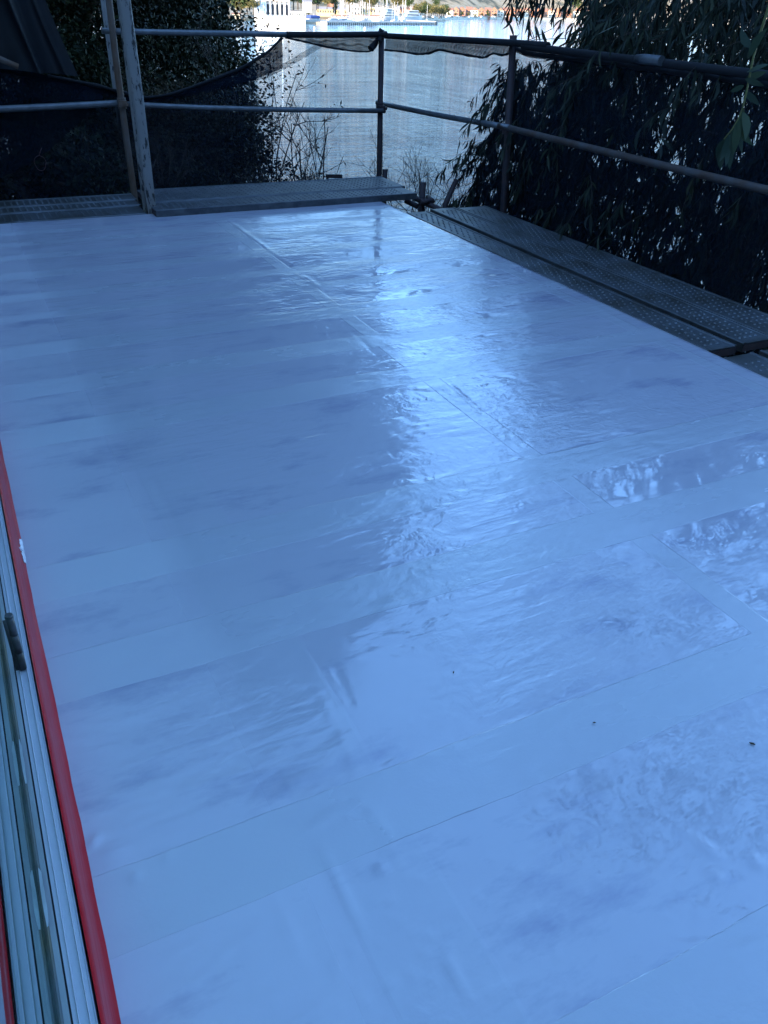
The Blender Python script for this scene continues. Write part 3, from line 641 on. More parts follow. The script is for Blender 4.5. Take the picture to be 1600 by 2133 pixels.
# low wing with balustrade beside the pavilion
p = far_pt(622, 47.5, WZ); root = loc_root('quay_terrace', p, az, 'white terrace wall with balustrade right of the pavilion', 'terrace wall')
mb = MB(); mb.box((-17*k, 0, -1), (17*k, 8, 3.0)); mb.build('wall', M['wwall'], root)
mb = MB(); mb.box((-17*k, -.1, 4.0), (17*k, .3, 4.3))
for i in range(30): x = -17*k+34*k*(i+.5)/30; mb.box((x-.1, 0, 3.0), (x+.1, .2, 4.0))
mb.build('balustrade', M['wwall'], root)
building(603, 636, 38, 23, WZ+3.0, 'glass_annex', 'low bluish annex building behind the white terrace wall', 'building', M['wwall'], M['groof'], 'flat', 10, nw=7)
# quay and pier
p = far_pt(642, 50.2, WZ); sxp, szp, rt, az = scl(p); root = loc_root('stone_quay', p, az, 'low stone quay between the pavilion and the jetty', 'quay')
mb = MB(); mb.box((-44/sxp, 0, -1.5), (40/sxp, 60, 1.4), .1); mb.build('quay_wall', M['stone'], root)
pa = far_pt(680, 51.5, WZ); pb_ = far_pt(906, 52.3, WZ); d = pb_-pa; Lp = np.linalg.norm(d); ang = math.atan2(d[1], d[0])
root = empty('long_jetty', pa, 'long concrete jetty on dark piles in front of the marina', 'jetty', rz=ang)
mb = MB(); mb.box((0, 0, 1.15), (Lp, 7, 1.9), .05); mb.build('deck', M['conc'], root)
mb = MB(); mb.box((0, .9, -1), (Lp, 1.2, 1.15)); mb.build('underdeck_shade', M['black'], root)  # black strip behind the piles, painted shade under the deck
for i in range(58):
    x = Lp*(i+.5)/58; mb = MB(); mb.box((x-.42, .0, -1.5), (x+.42, .5, 1.15)); mb.build('pile', M['conc'], root)
mb = MB(); mb.box((Lp+.02, -.3, -1), (Lp+3, 26, 1.95), .05); mb.build('end_wall', M['galv_dark'], root)
mb = MB(); mb.box((Lp+.0, -.5, 1.96), (Lp+3.2, 26.2, 2.3)); mb.build('end_cap', M['conc'], root)
# marina boats
def hull(mb, L, B, Hh):
    V = []; n = 9
    for i in range(n):
        s = i/(n-1); wdt = B/2*(1-(max(0, s-.35)/.65)**2.2)*(.82+.18*min(1, s*4)); shr = Hh*(1+.25*s*s)
        V += [(s*L-L/2, -wdt, shr), (s*L-L/2, -wdt*.7, -.3), (s*L-L/2, wdt*.7, -.3), (s*L-L/2, wdt, shr)]
    F = [(i*4+j, i*4+j+1, i*4+5+j, i*4+4+j) for i in range(n-1) for j in range(3)]+[(i*4+3, i*4, i*4+4, i*4+7) for i in range(n-1)]+[(0, 3, 2, 1)]
    mb.add(V, F)
def copytree(o, par=None):
    c = o.copy(); COL.objects.link(c)
    if par: c.parent = par
    for ch in [x for x in CHILD.get(o.name, [])]: copytree(ch, c)
    return c
CHILD = {}
def reg(root, kids): CHILD[root.name] = kids; return root
def sailboat():
    r = empty('sailboat', (0, 0, 0)); mb = MB(); hull(mb, 10, 3.1, 1.15); h_ = mb.build('hull', M['hull'], r)
    mb = MB(); mb.box((-1.8, -1, 1.2), (2.2, 1, 1.75), .2); c_ = mb.build('cabin', M['hull'], r)
    mb = MB(); mb.tube([(.8, 0, 1.2), (.8, 0, 14)], [.17, .13], 6); mb.tube([(.8, -.9, 8.5), (.8, .9, 8.5)], .08, 4); m_ = mb.build('mast', M['mast'], r)
    mb = MB(); mb.tube([(.8, 0, 2.5), (-3.6, 0, 2.6)], [.24, .2], 8); s_ = mb.build('boom', M['bluecover'], r)
    return reg(r, [h_, c_, m_, s_])
sb0 = sailboat(); first = True
for i in range(46):
    u = 705+random.random()*150 if i < 34 else 690+random.random()*210; v_ = random.uniform(40.5, 47.5)
    bpt = far_pt(u, v_, WZ); c_ = sb0 if first else copytree(sb0); first = False
    c_.location = bpt; c_.rotation_euler = (0, 0, math.radians(random.choice([60, 66, 240, 246])+random.uniform(-4, 4))); s_ = random.uniform(.75, 1.2); c_.scale = (s_*.9, s_*.9, s_)
    tag(c_, 'white sailboat with a bare mast moored in the marina behind the long jetty', 'sailboat', 'sailboats moored in the marina')
def motor(name, L, B, levels, label, u, v_, rz=0, cat='motor boat', group=None):
    r = empty(name, far_pt(u, v_, WZ), label, cat, group, rz=rz); mb = MB(); hull(mb, L, B, L*.13); mb.build('hull', M['hull'], r)
    z = L*.13
    for i in range(levels):
        l = L*(.6-.14*i); mb = MB(); mb.box((-l*.55, -B*.36, z), (l*.45, B*.36, z+L*.085), .1); mb.build('cabin', M['hull'], r)
        mb = MB(); mb.box((-l*.48, -B*.36-.06, z+L*.03), (l*.40, -B*.36-.01, z+L*.06)); mb.build('window_strip', M['win'], r); z += L*.085
    mb = MB(); mb.tube([(0, 0, z), (0, 0, z+L*.16)], .12, 5); mb.build('mast', M['mast'], r)
    return r
motor('ferry', 26, 7, 2, 'large white passenger boat moored near the right end of the jetty', 857, 44.5, .35)
motor('ferry', 22, 6.5, 3, 'large white yacht moored left of the passenger boat behind the jetty', 809, 44.5, .35)
motor('motor_boat', 11, 3.6, 1, 'white motor boat with low cabin moored behind the left part of the jetty', 695, 46, .4)
motor('motor_boat', 10, 3.4, 1, 'white motor boat moored behind the jetty, second from the quay', 716, 46.3, .4)
motor('motor_boat', 12, 4, 1, 'white motor boat lying behind the middle of the jetty', 762, 46.5, .4)
r = motor('motor_boat', 12, 4, 1, 'white boat under bright blue covers at the end of the stone quay', 654, 44.5, .4); mb = MB(); mb.box((-5, -2.1, 1.7), (4, 2.1, 3.6), .5); mb.build('cover', M['bluecover'], r)
for i, (u, v_) in enumerate([(655, 62), (760, 62.5), (845, 63), (878, 60)]):
    mb = MB(); c0 = far_pt(u, v_, WZ); mb.tube([(0, 0, -.5), (0, 0, .2), (0, 0, 1.0), (0, 0, 1.5)], [.3, .62, .55, .1], 10); bo = mb.build('mooring_buoy', M['hull']); bo.location = c0
    tag(bo, 'white buoy floating in front of the %s' % ('stone quay', 'middle of the jetty', 'right part of the jetty, lower of the pair', 'right end of the jetty')[i], 'buoy', 'white mooring buoys off the jetty')
# town buildings
Bz = WZ+3
building(660, 723, 30, 15, Bz, 'yellow_building', 'long yellow building behind the masts left of the grey gable', 'building', M['ywall'], M['groof'], 'gable', 12, nw=12)
building(726, 750, 32, 6, Bz, 'gabled_house', 'pale house with a grey front gable between two yellow buildings', 'house', M['cream'], M['groof'], 'front', 12, nw=4, floors=2)
building(750, 794, 30, 15, Bz, 'yellow_building', 'yellow building with dark windows right of the grey gable', 'building', M['ywall'], M['cream'], 'flat', 12, nw=8)
building(795, 829, 29, 17, Bz, 'yellow_building', 'cream and yellow hall with wide panes left of the terracotta building', 'building', M['ywall'], M['cream'], 'flat', 12, nw=5)
building(833, 863, 29, 14, Bz, 'terracotta_building', 'plain terracotta building at the edge of the shore trees', 'building', M['rwall'], M['rroof'], 'gable', 12, nw=3)
building(690, 735, 38, 31, WZ+2, 'boat_shed', 'low cream boat shed behind the left masts', 'shed', M['cream'], M['rroof'], 'gable', 8, nw=6)
building(740, 800, 38, 31, WZ+2, 'boat_shed', 'low white marina shed behind the middle masts', 'shed', M['wwall'], M['rroof'], 'gable', 8, nw=9)
for i in range(30):
    u = 930+i*13.2; vb = 33+(u-930)*.012+random.uniform(-.4, .4); lab = 'red gabled row house on the shore road right of the shore trees' if u < 1060 else 'red gabled row house on the far shore seen through the eucalyptus leaves'
    building(u, u+12.4, vb, vb-17-random.uniform(0, 2.5), WZ+2.5, 'row_house', lab, 'row house', M['rwall'] if i % 4 else M['cream'], M['rroof'], 'front' if i % 3 else 'gable', 12, 'red row houses along the far shore', nw=2, floors=2, turn=random.uniform(-.2, .2))
hl = [(640, 12, 2), (690, 8, 1), (775, 8, 1), (842, 7, 0), (880, 5, 1), (985, 9, 2), (1010, 8, 0), (1040, 10, 1), (1075, 9, 2), (1110, 11, 0), (1150, 12, 1), (1195, 13, 2), (1240, 14, 0), (1290, 16, 1), (1340, 17, 2), (1400, 19, 1), (1460, 22, 0), (1520, 25, 2)]
for i, (u, v_, c_) in enumerate(hl):
    building(u-9, u+9, v_, v_-12, WZ+10+(2 if u > 950 else 0), 'hill_house', 'small %s house up on the far hillside' % ('pale', 'terracotta', 'white')[c_], 'house', (M['cream'], M['rwall'], M['wwall'])[c_], (M['rroof'], M['rroof'], M['groof'])[c_], 'gable', 10, 'houses on the far hillside, %s ones' % ('pale', 'terracotta', 'white')[c_], nw=3, floors=2)
mb = MB(); c0 = far_pt(520, 38, WZ+1)
building(484, 500, 36, 27, WZ+2, 'shore_hut', 'small ochre hut at the water left of the pavilion', 'hut', M['cream'], M['rroof'], 'gable', 7, nw=2)
# sea wall line on the right
pa = far_pt(868, 42, WZ+.0); pts = []
for u in np.linspace(868, 1500, 30): az_ = math.radians(np.interp(u, [868, 1100, 1600], [28.3, 35.4, 49.2])); r_ = shore(math.degrees(az_))-.5; pts.append((r_*math.sin(az_), r_*math.cos(az_)))
V = []; F = []
for x, y in pts:
    s = math.hypot(x, y); ux, uy = x/s, y/s; V += [(x-ux, y-uy, WZ-1), (x-ux, y-uy, WZ+2.3), (x+ux, y+uy, WZ+2.3), (x+ux, y+uy, WZ-1)]
for i in range(len(pts)-1): F += [(i*4+j, i*4+j+1, i*4+5+j, i*4+4+j) for j in range(3)]
tag(rawmesh('sea_wall', V, F, M['cream']), 'pale sea wall along the shore below the red row houses', 'sea wall')
# cars on the shore road
def car(colm):
    r = empty('parked_car', (0, 0, 0)); mb = MB(); mb.add([(x, y, z) for y in (-.9, .9) for x, z in [(-2.1, .3), (2.1, .3), (2.15, .8), (1.2, .95), (.6, 1.45), (-1.2, 1.45), (-2.1, .95)]], [(0, 1, 2, 3, 4, 5, 6), (13, 12, 11, 10, 9, 8, 7)]+[(i, (i+1) % 7 + 0, (i+1) % 7+7, i+7) for i in range(7)]); b_ = mb.build('body', colm, r)
    ks = [b_]
    for x in (-1.3, 1.3):
        for y in (-.85, .85): mb = MB(); mb.tube([(x, y-.1, .33), (x, y+.1, .33)], .33, 10); ks.append(mb.build('wheel', M['black'], r))
    return reg(r, ks)
cw = car(M['hull']); cd = car(M['galv_dark'])
for i in range(18):
    proto = cw if i % 2 else cd; c_ = proto if i < 2 else copytree(proto)
    u = 866+i*12.5; c_.location = far_pt(u, 37.2-.02*(u-866)*.2, WZ+2.4); c_.rotation_euler = (0, 0, random.choice([0, .6, 1.2]))
    tag(c_, ('white' if i % 2 else 'dark')+' car parked on the far shore road', 'car', ('white' if i % 2 else 'dark')+' cars parked on the far shore')
# ------------------------------------------------------------------ foliage
def quads_leaf(C, Dn, Nn, L, Wd):
    """diamond leaves: C base, Dn direction, Nn side vector"""
    L = L[:, None]; Wd = Wd[:, None]
    V = np.stack([C, C+Dn*L*.45+Nn*Wd*.5, C+Dn*L, C+Dn*L*.45-Nn*Wd*.5], 1)
    n = len(C); return V.reshape(-1, 3), np.arange(n*4).reshape(n, 4)
def unit(a): return a/(np.linalg.norm(a, axis=-1, keepdims=True)+1e-9)
def clump_leaves(cent, rad, per, leaf, flat=.8, up=.3):
    n = len(cent)*per; c = np.repeat(cent, per, 0); r = np.repeat(rad, per)
    d = unit(rng.normal(size=(n, 3))); d[:, 2] *= flat
    pos_ = c+d*(r*(.55+.5*rng.random(n)))[:, None]
    dr_ = unit(d+rng.normal(size=(n, 3))*.7+np.array((0, 0, -.2)))
    sd_ = unit(np.cross(dr_, d+rng.normal(size=(n, 3))*.5))
    L = leaf*(.6+.8*rng.random(n)); return quads_leaf(pos_, dr_, sd_, L, L*.5)
def limbs(mb, base, tips, r0, n=6):
    for tp_ in tips:
        b_ = np.array(base); e = np.array(tp_); mid = b_*.5+e*.5+np.array((random.uniform(-.3, .3), random.uniform(-.3, .3), .3))
        mb.tube(interp_curve([b_, mid, e], 7), np.linspace(r0, r0*.15, 7), n, True, .15)
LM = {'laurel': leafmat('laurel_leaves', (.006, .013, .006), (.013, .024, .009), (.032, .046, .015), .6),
      'olive': leafmat('dusty_leaves', (.014, .018, .011), (.025, .028, .016), (.055, .05, .028), .7),
      'dry': leafmat('dry_leaves', (.03, .026, .018), (.05, .042, .026), (.09, .07, .04), .8),
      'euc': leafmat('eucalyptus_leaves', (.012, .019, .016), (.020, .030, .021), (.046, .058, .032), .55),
      'far1': leafmat('shore_leaves', (.07, .075, .025), (.13, .12, .045), (.24, .19, .08), .9),
      'far2': leafmat('dark_shore_leaves', (.02, .04, .015), (.035, .06, .02), (.07, .09, .03), .9)}
def bush(name, c, rad, ncl, per, leaf, mat, label, cat, foot=None, test=None):
    """c centre (x,y,z), rad (rx,ry,rz); trunk from the ground"""
    c = np.array(c, float); g = float(ground_z(np.array([c[0]]), np.array([c[1]]))[0]); root = empty(name, (c[0], c[1], g), label, cat)
    d = unit(rng.normal(size=(ncl, 3))); q = d*np.array(rad)*(rng.random((ncl, 1))**.28)*(1+.12*rng.normal(size=(ncl, 1)))+c
    if test is not None: q = q[test(q)]
    r = (min(rad)*.2+.12)*(.6+.8*rng.random(len(q)))
    off = np.array((c[0], c[1], g)); V, F = clump_leaves(q-off, r, per, leaf); rawmesh('crown', V, F, mat, root)
    mb = MB(); tips = [q[i]-off for i in range(0, len(q), max(1, len(q)//14))]
    top = np.array((random.uniform(-.2, .2), random.uniform(-.2, .2), max(.4, (c[2]-rad[2]*.5)-g)))
    fo = np.array(foot if foot else (0, 0)); fo = fo-c[:2] if foot else fo
    mb.tube([(fo[0], fo[1], -1.5 if foot else -.4), (top[0]*.5+.08+fo[0]*.6, top[1]*.5+.05+fo[1]*.6, top[2]*.5), tuple(top)], [.05*min(rad)+.06, .04*min(rad)+.05, .035*min(rad)+.04], 9, True, .15)
    mb.build('trunk', M['trunk'], root, True); mb = MB(); limbs(mb, top, tips, .03*min(rad)+.02); mb.build('limbs', M['trunk'], root, True)
    return root
def az_of(q): return np.degrees(np.arctan2(q[:, 0], q[:, 1]))
def in_left(lim):
    return lambda q: az_of(q) < lim(q)
def ll(q):
    el = np.degrees(np.arctan2(q[:, 2]-H, np.hypot(q[:, 0], q[:, 1]))); return az_of(q) < np.interp(el, [-14, -11.6, -11, -9.2, -7.8, -5.5, -4.2, -2.2, -.3, .6, 1.8, 6, 9.3, 13.8, 19.5, 24, 30, 40, 50], [22, 21.3, 20.6, 19.6, 18.7, 17.6, 17.7, 17.0, 16.3, 18, 19.8, 22.3, 24.5, 26.8, 27.8, 27, 24.5, 20, 12])
# left trees: their right outline follows the photographed outline in azimuth at every height
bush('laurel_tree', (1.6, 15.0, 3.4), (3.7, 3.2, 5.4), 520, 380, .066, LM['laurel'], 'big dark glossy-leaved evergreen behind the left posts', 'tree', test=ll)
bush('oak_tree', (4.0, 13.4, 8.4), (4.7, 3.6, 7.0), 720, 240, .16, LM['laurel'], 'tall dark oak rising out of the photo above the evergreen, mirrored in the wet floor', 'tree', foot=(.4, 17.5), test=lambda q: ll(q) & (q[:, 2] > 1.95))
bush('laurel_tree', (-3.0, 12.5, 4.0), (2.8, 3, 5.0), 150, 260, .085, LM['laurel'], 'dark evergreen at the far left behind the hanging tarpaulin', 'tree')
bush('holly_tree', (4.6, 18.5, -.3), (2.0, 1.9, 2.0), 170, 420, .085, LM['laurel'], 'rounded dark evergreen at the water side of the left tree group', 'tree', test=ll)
# dark spreading conifer branch at the top
cd_ = empty('cedar_tree', (.5, 22, -7), 'dark conifer whose flat branch spreads over the water at the top left', 'tree')
mb = MB(); mb.tube([(0, 0, -1), (.1, 0, 8), (.2, 0, 16)], [.35, .25, .08], 10, True, .1); mb.build('trunk', M['trunk'], cd_, True)
cl_ = []; mb = MB()
for i in range(26):
    z = 8.15+i*.3; L_ = (5.9 if i < 2 else 4.4)*(1-i/34); a_ = random.uniform(0, 6.28) if i > 1 else (.03, .10)[i]
    e = np.array((math.cos(a_)*L_, math.sin(a_)*L_*.7, z+.1)); mb.tube([(.1, 0, z-.3), tuple(e*.5+(0, 0, z*.5+.05)), tuple(e)], [.06, .04, .015], 5)
    for s in np.linspace(.3, 1, 16): cl_.append(e*s+np.array((0, 0, z*(1-s)))+rng.normal(size=3)*(.22, .22, .07))
mb.build('limbs', M['trunk'], cd_, True)
cl_ = np.array(cl_); V, F = clump_leaves(cl_, np.full(len(cl_), .32), 150, .12, .45); rawmesh('crown', V, F, LM['laurel'], cd_)
# scrub on the bank
def azl(lim): return lambda q: az_of(q) < lim
sc = [((0.7, 9.6, -.9), (1.1, .9, 1.1), 'laurel', 'dark low shrub behind the left netting just past the planks'),
      ((2.0, 10.5, -1.1), (1.0, .9, 1.1), 'olive', 'dusty brown-green shrub behind the net left of centre'),
      ((2.7, 12.2, -.9), (1.0, 1.0, 1.3), 'dry', 'dry brown thicket on the bank left of the bare saplings'),
      ((3.2, 14.0, -1.5), (1.0, 1.0, 1.6), 'olive', 'tall dusty shrub at the water side of the bank'),
      ((1.2, 12.6, .0), (1.2, 1.0, 1.3), 'laurel', 'dark evergreen shrub below the big laurel'),
      ((3.35, 12.0, -2.0), (.7, .7, .8), 'laurel', 'small dark conical bush low on the bank beside the bare saplings'),
      ((3.0, 9.7, -1.6), (.9, .5, .7), 'dry', 'dry bramble low behind the raised far planks'),
      ((-.6, 9.2, -.2), (1.1, .8, 1.5), 'olive', 'shrub at the left edge behind the doubled netting'),
      ((3.9, 11.6, -2.1), (.8, .7, .8), 'olive', 'low dusty bush at the right foot of the bank behind the far planks'),
      ((3.4, 11.3, -.9), (1.0, .8, 1.2), 'olive', 'dense dusty bush on the bank between the dry thicket and the bare saplings'),
      ((4.3, 11.4, -1.9), (.8, .6, .8), 'laurel', 'dark bush at the lowest right corner of the bank beside the saplings'),
      ((4.3, 17.0, -1.6), (.9, .9, 1.3), 'laurel', 'dark bush furthest down the bank against the water')]
for c_, r_, mt, lb in sc:
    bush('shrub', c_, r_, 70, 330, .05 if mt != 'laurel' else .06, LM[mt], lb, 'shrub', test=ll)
def bare(name, base, hgt, nst, label, spread=.35, r0=.009, mat=None, cat='bare shrub', leafy=0, lean=(0, 0)):
    root = empty(name, base, label, cat); mb = MB(); ends = []
    def grow(p_, d_, L_, r_, dep):
        pts = [p_]; d_ = unit(d_); seg = 5
        for i in range(seg):
            d_ = unit(d_+rng.normal(size=3)*.10+np.array((0, 0, .05))); pts.append(pts[-1]+d_*L_/seg)
        mb.tube(pts, np.linspace(r_, r_*.45, len(pts)), 4, False)
        if dep > 0:
            for k_ in range(random.randint(2, 4)):
                i = random.randint(1, seg-1); nd_ = unit(d_+rng.normal(size=3)*.75); nd_[2] = abs(nd_[2])*.8+.15; grow(pts[i], nd_, L_*random.uniform(.4, .65), r_*.6, dep-1)
        ends.extend(pts[2:])
    for s_ in range(nst):
        a_ = random.uniform(0, 6.28); grow(np.array((math.cos(a_)*.15, math.sin(a_)*.15, -.3)), np.array((math.cos(a_)*spread+lean[0], math.sin(a_)*spread+lean[1], 1.)), hgt*random.uniform(.6, 1), r0, 3)
    mb.build('stems', mat or M['twig'], root)
    if leafy:
        e = np.array(ends); e = e[rng.integers(0, len(e), leafy)]; n_ = len(e); dd = unit(rng.normal(size=(n_, 3))+(0, 0, .3)); ss = unit(np.cross(dd, rng.normal(size=(n_, 3))))
        L_ = .05*(.6+.8*rng.random(n_)); V, F = quads_leaf(e, dd, ss, L_, L_*.35); rawmesh('dead_leaves', V, F, LM['dry'], root)
    return root
def bpt(u, v_, dist):
    d = ray(u, v_); h_ = math.hypot(d[0], d[1]); return CAM+d*(dist/h_)
bare('bare_shrub', bpt(560, 410, 12.5), 2.0, 6, 'twiggy shrub with a few dry leaves rising above the mid rail left of centre', .3, .012, leafy=260)
bare('bare_sapling', bpt(640, 400, 11), 1.3, 4, 'leafless sapling with forked stems standing against the water', .22, .012)
bare('bare_sapling', bpt(668, 400, 11.6), .8, 5, 'low leafless sapling immediately right of the tall forked one', .3, .009)
bare('bare_shrub', bpt(600, 405, 11), 1.0, 7, 'dense leafless scrub between the dark bank and the bare saplings', .4, .009, leafy=60)
bare('bare_shrub', bpt(858, 440, 10), 1.0, 9, 'fine leafless bush behind the corner of the scaffold', .55, .006)
bare('bare_shrub', bpt(912, 440, 10.5), 1.05, 9, 'fine leafless bush between the scaffold corner and the eucalyptus', .5, .006)
bare('bare_shrub', bpt(470, 300, 13), 1.2, 7, 'pale dead twigs standing in the dark bank below the sagging net', .5, .008)
bare('bare_shrub', bpt(330, 330, 10), .8, 8, 'pale dead twigs right of the peeling post behind the net', .8, .006)
bare('bare_shrub', bpt(210, 290, 9.2), .6, 7, 'pale dead twigs left of the rusty pole behind the net', .9, .005)
# eucalyptus: drooping sprays of long sickle leaves
def sickle(C, D, S, L, Wd, bend):
    n = len(C); st_ = [0, .22, .5, .78, 1]; wd = [.12, .85, 1, .6, .03]; rows = []
    for s, w_ in zip(st_, wd):
        ctr = C+D*(L*s)[:, None]+S*(bend*L*(s*(1-s))*1.3)[:, None]
        rows.append(np.stack([ctr-S*(Wd*w_*.5)[:, None], ctr+S*(Wd*w_*.5)[:, None]], 1))
    V = np.stack(rows, 1).reshape(n, 10, 3); base = (np.arange(n)*10)[:, None, None]
    f = np.array([(i*2, i*2+1, i*2+3, i*2+2) for i in range(4)])[None]
    return V.reshape(-1, 3), (base+f).reshape(-1, 4)
def sprays(P0, DIR, LEN, nleaf, leafL, mb=None, tw=.0022):
    """twigs start at P0 heading DIR then sag; leaves hang from them"""
    n = len(P0); cs = []; ds = []
    for i in range(n):
        d = unit(DIR[i]); p_ = P0[i].copy(); seg = 7; pts = [p_.copy()]
        for k_ in range(seg): d = unit(d+np.array((0, 0, -.22))+rng.normal(size=3)*.08); p_ = p_+d*LEN[i]/seg; pts.append(p_.copy())
        if mb is not None: mb.tube(pts, np.linspace(tw, tw*.4, len(pts)), 3, False)
        pts = np.array(pts); tt_ = rng.random(nleaf)*(.9)+.1; ii = tt_*(seg); i0 = np.minimum(ii.astype(int), seg-1); fr_ = (ii-i0)[:, None]
        cs.append(pts[i0]*(1-fr_)+pts[i0+1]*fr_); ds.append(np.repeat(d[None], nleaf, 0))
    C = np.concatenate(cs); D = np.concatenate(ds); m_ = len(C)
    D = unit(D*.5+rng.normal(size=(m_, 3))*.42+np.array((-.12, 0, -.95))); S = unit(np.cross(D, rng.normal(size=(m_, 3))))
    L = leafL*(.55+.7*rng.random(m_)); return sickle(C, D, S, L, L*(.11+.06*rng.random(m_)), rng.normal(size=m_)*.35)
def euc_ok(q):
    az = az_of(q); el = np.degrees(np.arctan2(q[:, 2]-H, np.hypot(q[:, 0], q[:, 1])))
    lim = np.interp(el, [-22, -14, -11, -9, -7.5, -5.5, -3.0, -1.6, 1, 6, 13, 21, 32, 46, 56], [31.5, 31.0, 31.6, 33.4, 33.2, 33.8, 34.4, 38.6, 37.6, 36.5, 38, 40, 41, 43, 52])
    return (az > lim) & (q[:, 0] > 4.16)
root = empty('eucalyptus_tree', (8.6, 7.2, -6.2), 'large eucalyptus with drooping sickle leaves filling the view right of the walkway', 'tree'); ro = np.array((8.6, 7.2, -6.2))
def cand(n, azr, dr_, zr_, ok):
    az = np.radians(rng.uniform(*azr, n)); d = rng.uniform(*dr_, n); z = rng.uniform(*zr_, n)
    q = np.stack([d*np.sin(az), d*np.cos(az), z], 1); return q[ok(q)]
q1 = np.concatenate([cand(1500, (30, 41), (6.4, 10), (-2.6, 1.6), lambda q: euc_ok(q)), cand(6500, (30, 60), (5.6, 10.5), (-2.6, 2.2), lambda q: euc_ok(q) & euc_ok(q-np.array((0, 0, .35))))])
q2 = cand(3600, (33, 75), (5.5, 11), (2.2, 10.4), lambda q: euc_ok(q) & ((q[:, 0]-8.3)**2/16+(q[:, 1]-6.8)**2/16+(q[:, 2]-4.6)**2/36 < 1))
mbt = MB(); Q = np.concatenate([q1, q2])
dirs = unit(np.stack([rng.normal(size=len(Q))*.5-.35, rng.normal(size=len(Q))*.5-.1, rng.uniform(-.5, .3, len(Q))], 1))
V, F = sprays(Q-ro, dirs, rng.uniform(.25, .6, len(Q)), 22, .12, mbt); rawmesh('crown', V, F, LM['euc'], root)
mbt.build('twigs', M['twig'], root)
mb = MB(); mb.tube([(0, 0, -2), (-.2, .1, 3), (.1, 0, 6.5), (0, .2, 11)], [.32, .26, .2, .08], 12, True, .08); mb.build('trunk', M['trunk'], root, True)
mb = MB(); tips = Q[rng.integers(0, len(Q), 40)]-ro
for tp_ in tips:
    z0 = min(10, max(1.5, tp_[2]-1.2)); limbs(mb, (0, 0, z0), [tp_], .05)
mb.build('limbs', M['trunk'], root, True)
r2 = empty('eucalyptus_tree', (12.5, 9.0, -8), 'second eucalyptus further back behind the first one at right', 'tree'); ro = np.array((12.5, 9.0, -8))
q3 = cand(1000, (36.5, 62), (10.5, 15), (-6, 5.5), lambda q: az_of(q) > np.interp(q[:, 2], [-3, .5, 1.2, 6], [36.5, 38.5, 41, 41]))
V, F = sprays(q3-ro, unit(np.stack([rng.normal(size=len(q3)), rng.normal(size=len(q3)), rng.uniform(-.5, .3, len(q3))], 1)), rng.uniform(.4, .9, len(q3)), 14, .24, None); rawmesh('crown', V, F, LM['euc'], r2)
mb = MB(); mb.tube([(0, 0, -3), (.2, .1, 5), (-.1, 0, 12)], [.3, .2, .08], 12, True, .08); mb.build('trunk', M['trunk'], r2, True)
# hanging spray at the top right of the open water
rt_ = empty('eucalyptus_branch', bpt(1100, -90, 7.8), 'separate tassel of eucalyptus leaves hanging in front of the far red houses', 'branch'); ro = np.array(rt_.location)
mbt = MB(); q = np.array([bpt(u, v_, 7.8+random.uniform(-.3, .3)) for u, v_ in [(1075, -60), (1085, -40), (1092, -30), (1110, -50), (1120, -20), (1062, -30), (1130, -60), (1100, -10), (1142, -45)]])
V, F = sprays(q-ro, np.tile(np.array((0, 0, -1.)), (len(q), 1))+rng.normal(size=(len(q), 3))*.3, rng.uniform(.12, .28, len(q)), 9, .15, mbt); rawmesh('leaves', V, F, LM['euc'], rt_); 
mbt.tube([bpt(1140, -260, 7.8)-ro, bpt(1110, -80, 7.8)-ro, bpt(1090, 40, 7.8)-ro, bpt(1086, 85, 7.8)-ro], [.008, .006, .003, .002], 5); mbt.build('twigs', M['twig'], rt_)
# near branch inside the railing
nb_ = empty('eucalyptus_branch', bpt(1600, -60, 3.4), 'nearest eucalyptus branch with broad leaves hanging at the right edge', 'branch'); ro = np.array(nb_.location)
stem = interp_curve([bpt(u, v_, 3.4) for u, v_ in [(1640, -120), (1600, 20), (1570, 110), (1556, 190), (1546, 240), (1525, 275), (1508, 290)]], 16)
mb = MB(); mb.tube([s_-ro for s_ in stem], np.linspace(.006, .0022, 16), 6); C = []; D = []
for (u, v_), (u2, v2) in [((1556, 150), (1600, 135)), ((1556, 160), (1595, 150)), ((1550, 178), (1522, 190)), ((1552, 190), (1580, 218)), ((1552, 165), (1590, 178)), ((1549, 225), (1568, 300)), ((1548, 232), (1552, 290)), ((1540, 245), (1528, 320)), ((1537, 250), (1546, 318)), ((1520, 280), (1500, 335)), ((1515, 285), (1512, 345)), ((1508, 290), (1494, 330)), ((1528, 270), (1520, 350)), ((1512, 288), (1502, 352)), ((1560, 120), (1598, 60)), ((1565, 100), (1545, 60))]:
    a_ = bpt(u, v_, 3.4); e = bpt(u2, v2, 3.4+random.uniform(-.06, .06)); C.append(a_); D.append(e-a_)
C = np.array(C)-ro; D = np.array(D); L = np.linalg.norm(D, axis=1); D = unit(D); vw = unit(C+ro-CAM)
S = unit(np.cross(D, vw)+rng.normal(size=D.shape)*.35); S = unit(S-D*(S*D).sum(1, keepdims=True))
V, F = sickle(C, D, S, L*1.05, L*.20+.008, rng.normal(size=len(L))*.25)
mb.build('twig', simple('green_twig', (.16, .16, .05), .6), nb_); rawmesh('leaves', V, F, leafmat('broad_leaves', (.022, .042, .028), (.034, .058, .034), (.055, .08, .04), .5), nb_, True)
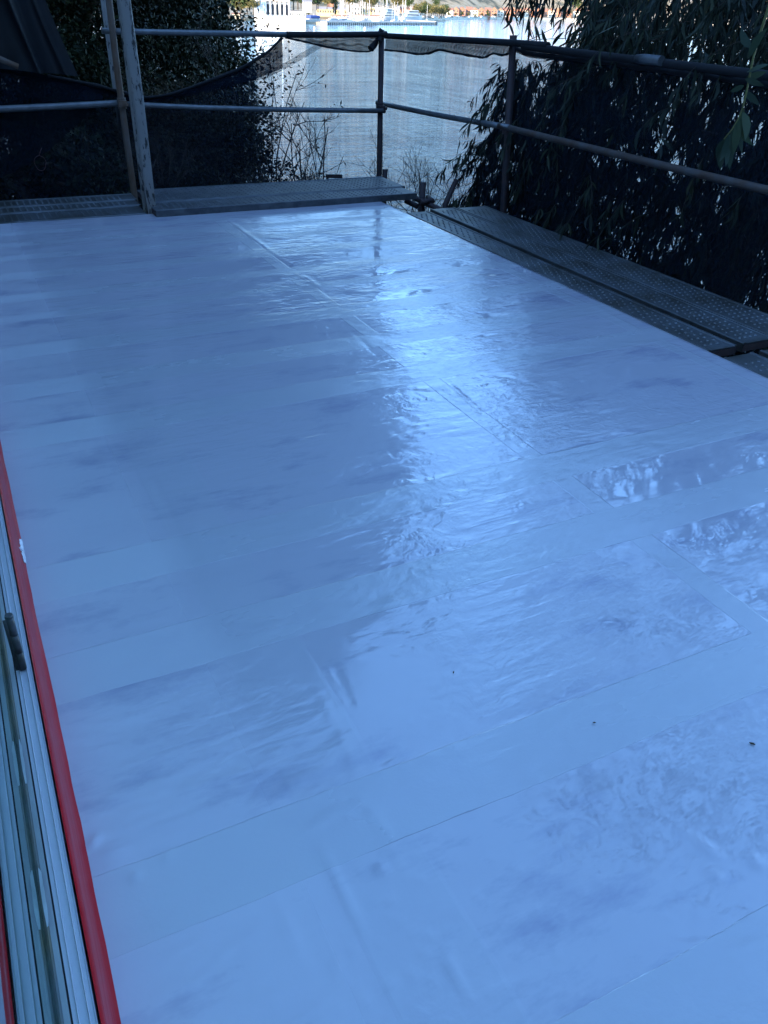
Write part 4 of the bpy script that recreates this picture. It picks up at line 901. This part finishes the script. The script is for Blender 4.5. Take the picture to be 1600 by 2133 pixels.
# stray sprig over the top rail
sg = empty('sprig', PX(1062, 92, xr), 'thin leafy sprig sticking up over the wrapped top rail', 'sprig'); ro = np.array(sg.location); mb = MB()
for u, v_ in [(1082, 70), (1150, 60), (1180, 80)]: mb.tube([np.zeros(3), (PX((1062+u)/2, 82, xr+.05)-ro), PX(u, v_, xr+.08)-ro], .0025, 4)
mb.build('stem', M['twig'], sg)
C = np.array([PX(u, v_, xr+.08) for u, v_ in [(1070, 76), (1103, 78), (1150, 96), (1160, 100), (1178, 95), (1190, 88), (1140, 90)]])-ro; D = unit(np.array([(-.1, .35, .5), (.1, .2, .7), (.2, -.5, .6), (.4, -.5, .3), (.1, -.1, .7), (0, -.6, .6), (0, .5, .5)])); S = unit(np.cross(D, rng.normal(size=D.shape)))
V, F = sickle(C, D, S, np.full(7, .13), np.full(7, .028), np.full(7, .2)); rawmesh('leaves', V, F, LM['euc'], sg)
# far trees
def fartree(mat, cyp=False):
    r = empty('shore_tree', (0, 0, 0)); n_ = 34; d = unit(rng.normal(size=(n_, 3)))*rng.random((n_, 1))**.3
    q = d*((.9, .9, 3.6) if cyp else (3, 3, 2.6))+np.array((0, 0, 4.6)); V, F = clump_leaves(q, np.full(n_, .45 if cyp else 1.0), 24, .75); c_ = rawmesh('crown', V, F, mat, r)
    mb = MB(); mb.tube([(0, 0, -1), (0, 0, 4)], [.3, .2], 6); t_ = mb.build('trunk', M['trunk'], r); return reg(r, [c_, t_])
ft = [fartree(LM['far1']), fartree(LM['far2']), fartree(LM['far2'], True)]; used = set()
spots = [(u, 33+random.uniform(-1, 3), WZ+2.6, random.choice([0, 0, 1]), random.uniform(.9, 1.6)) for u in np.linspace(868, 928, 15)]
spots += [(u, 33+random.uniform(-1, 2), WZ+2.4, 2, random.uniform(.8, 1.2)) for u in (925, 931, 1015, 1085, 642, 698, 752)]
spots += [(random.uniform(606, 1200), random.uniform(9, 20), WZ+8, random.choice([0, 1, 1]), random.uniform(1, 1.9)) for _ in range(60)]
spots += [(u, 34+random.uniform(-2, 1.5), WZ+2.4, random.choice([0, 1]), random.uniform(.35, .6)) for u in np.linspace(935, 1250, 24)]
spots += [(random.uniform(440, 530), random.uniform(8, 34), WZ+random.uniform(2, 8), random.choice([0, 1, 1]), random.uniform(.8, 1.4)) for _ in range(22)]
spots += [(random.uniform(1180, 1580), random.uniform(14, 34), WZ+random.uniform(4, 12), random.choice([0, 1, 1]), random.uniform(1, 1.8)) for _ in range(36)]
for u, v_, z_, k_, s_ in spots:
    o_ = ft[k_] if k_ not in used else copytree(ft[k_]); used.add(k_)
    q = far_pt(u, v_, z_); o_.location = q; o_.scale = (s_,)*3; o_.rotation_euler = (0, 0, random.uniform(0, 6))
    kind = ('light green', 'dark green', 'narrow dark')[k_]; place = 'left of the pavilion' if u < 535 else ('behind the marina' if u < 866 else ('beside the red row houses' if u < 1180 else 'behind the eucalyptus leaves'))
    tag(o_, '%s tree on the far shore %s' % (kind, place), 'tree', '%s far trees %s' % (kind, place))
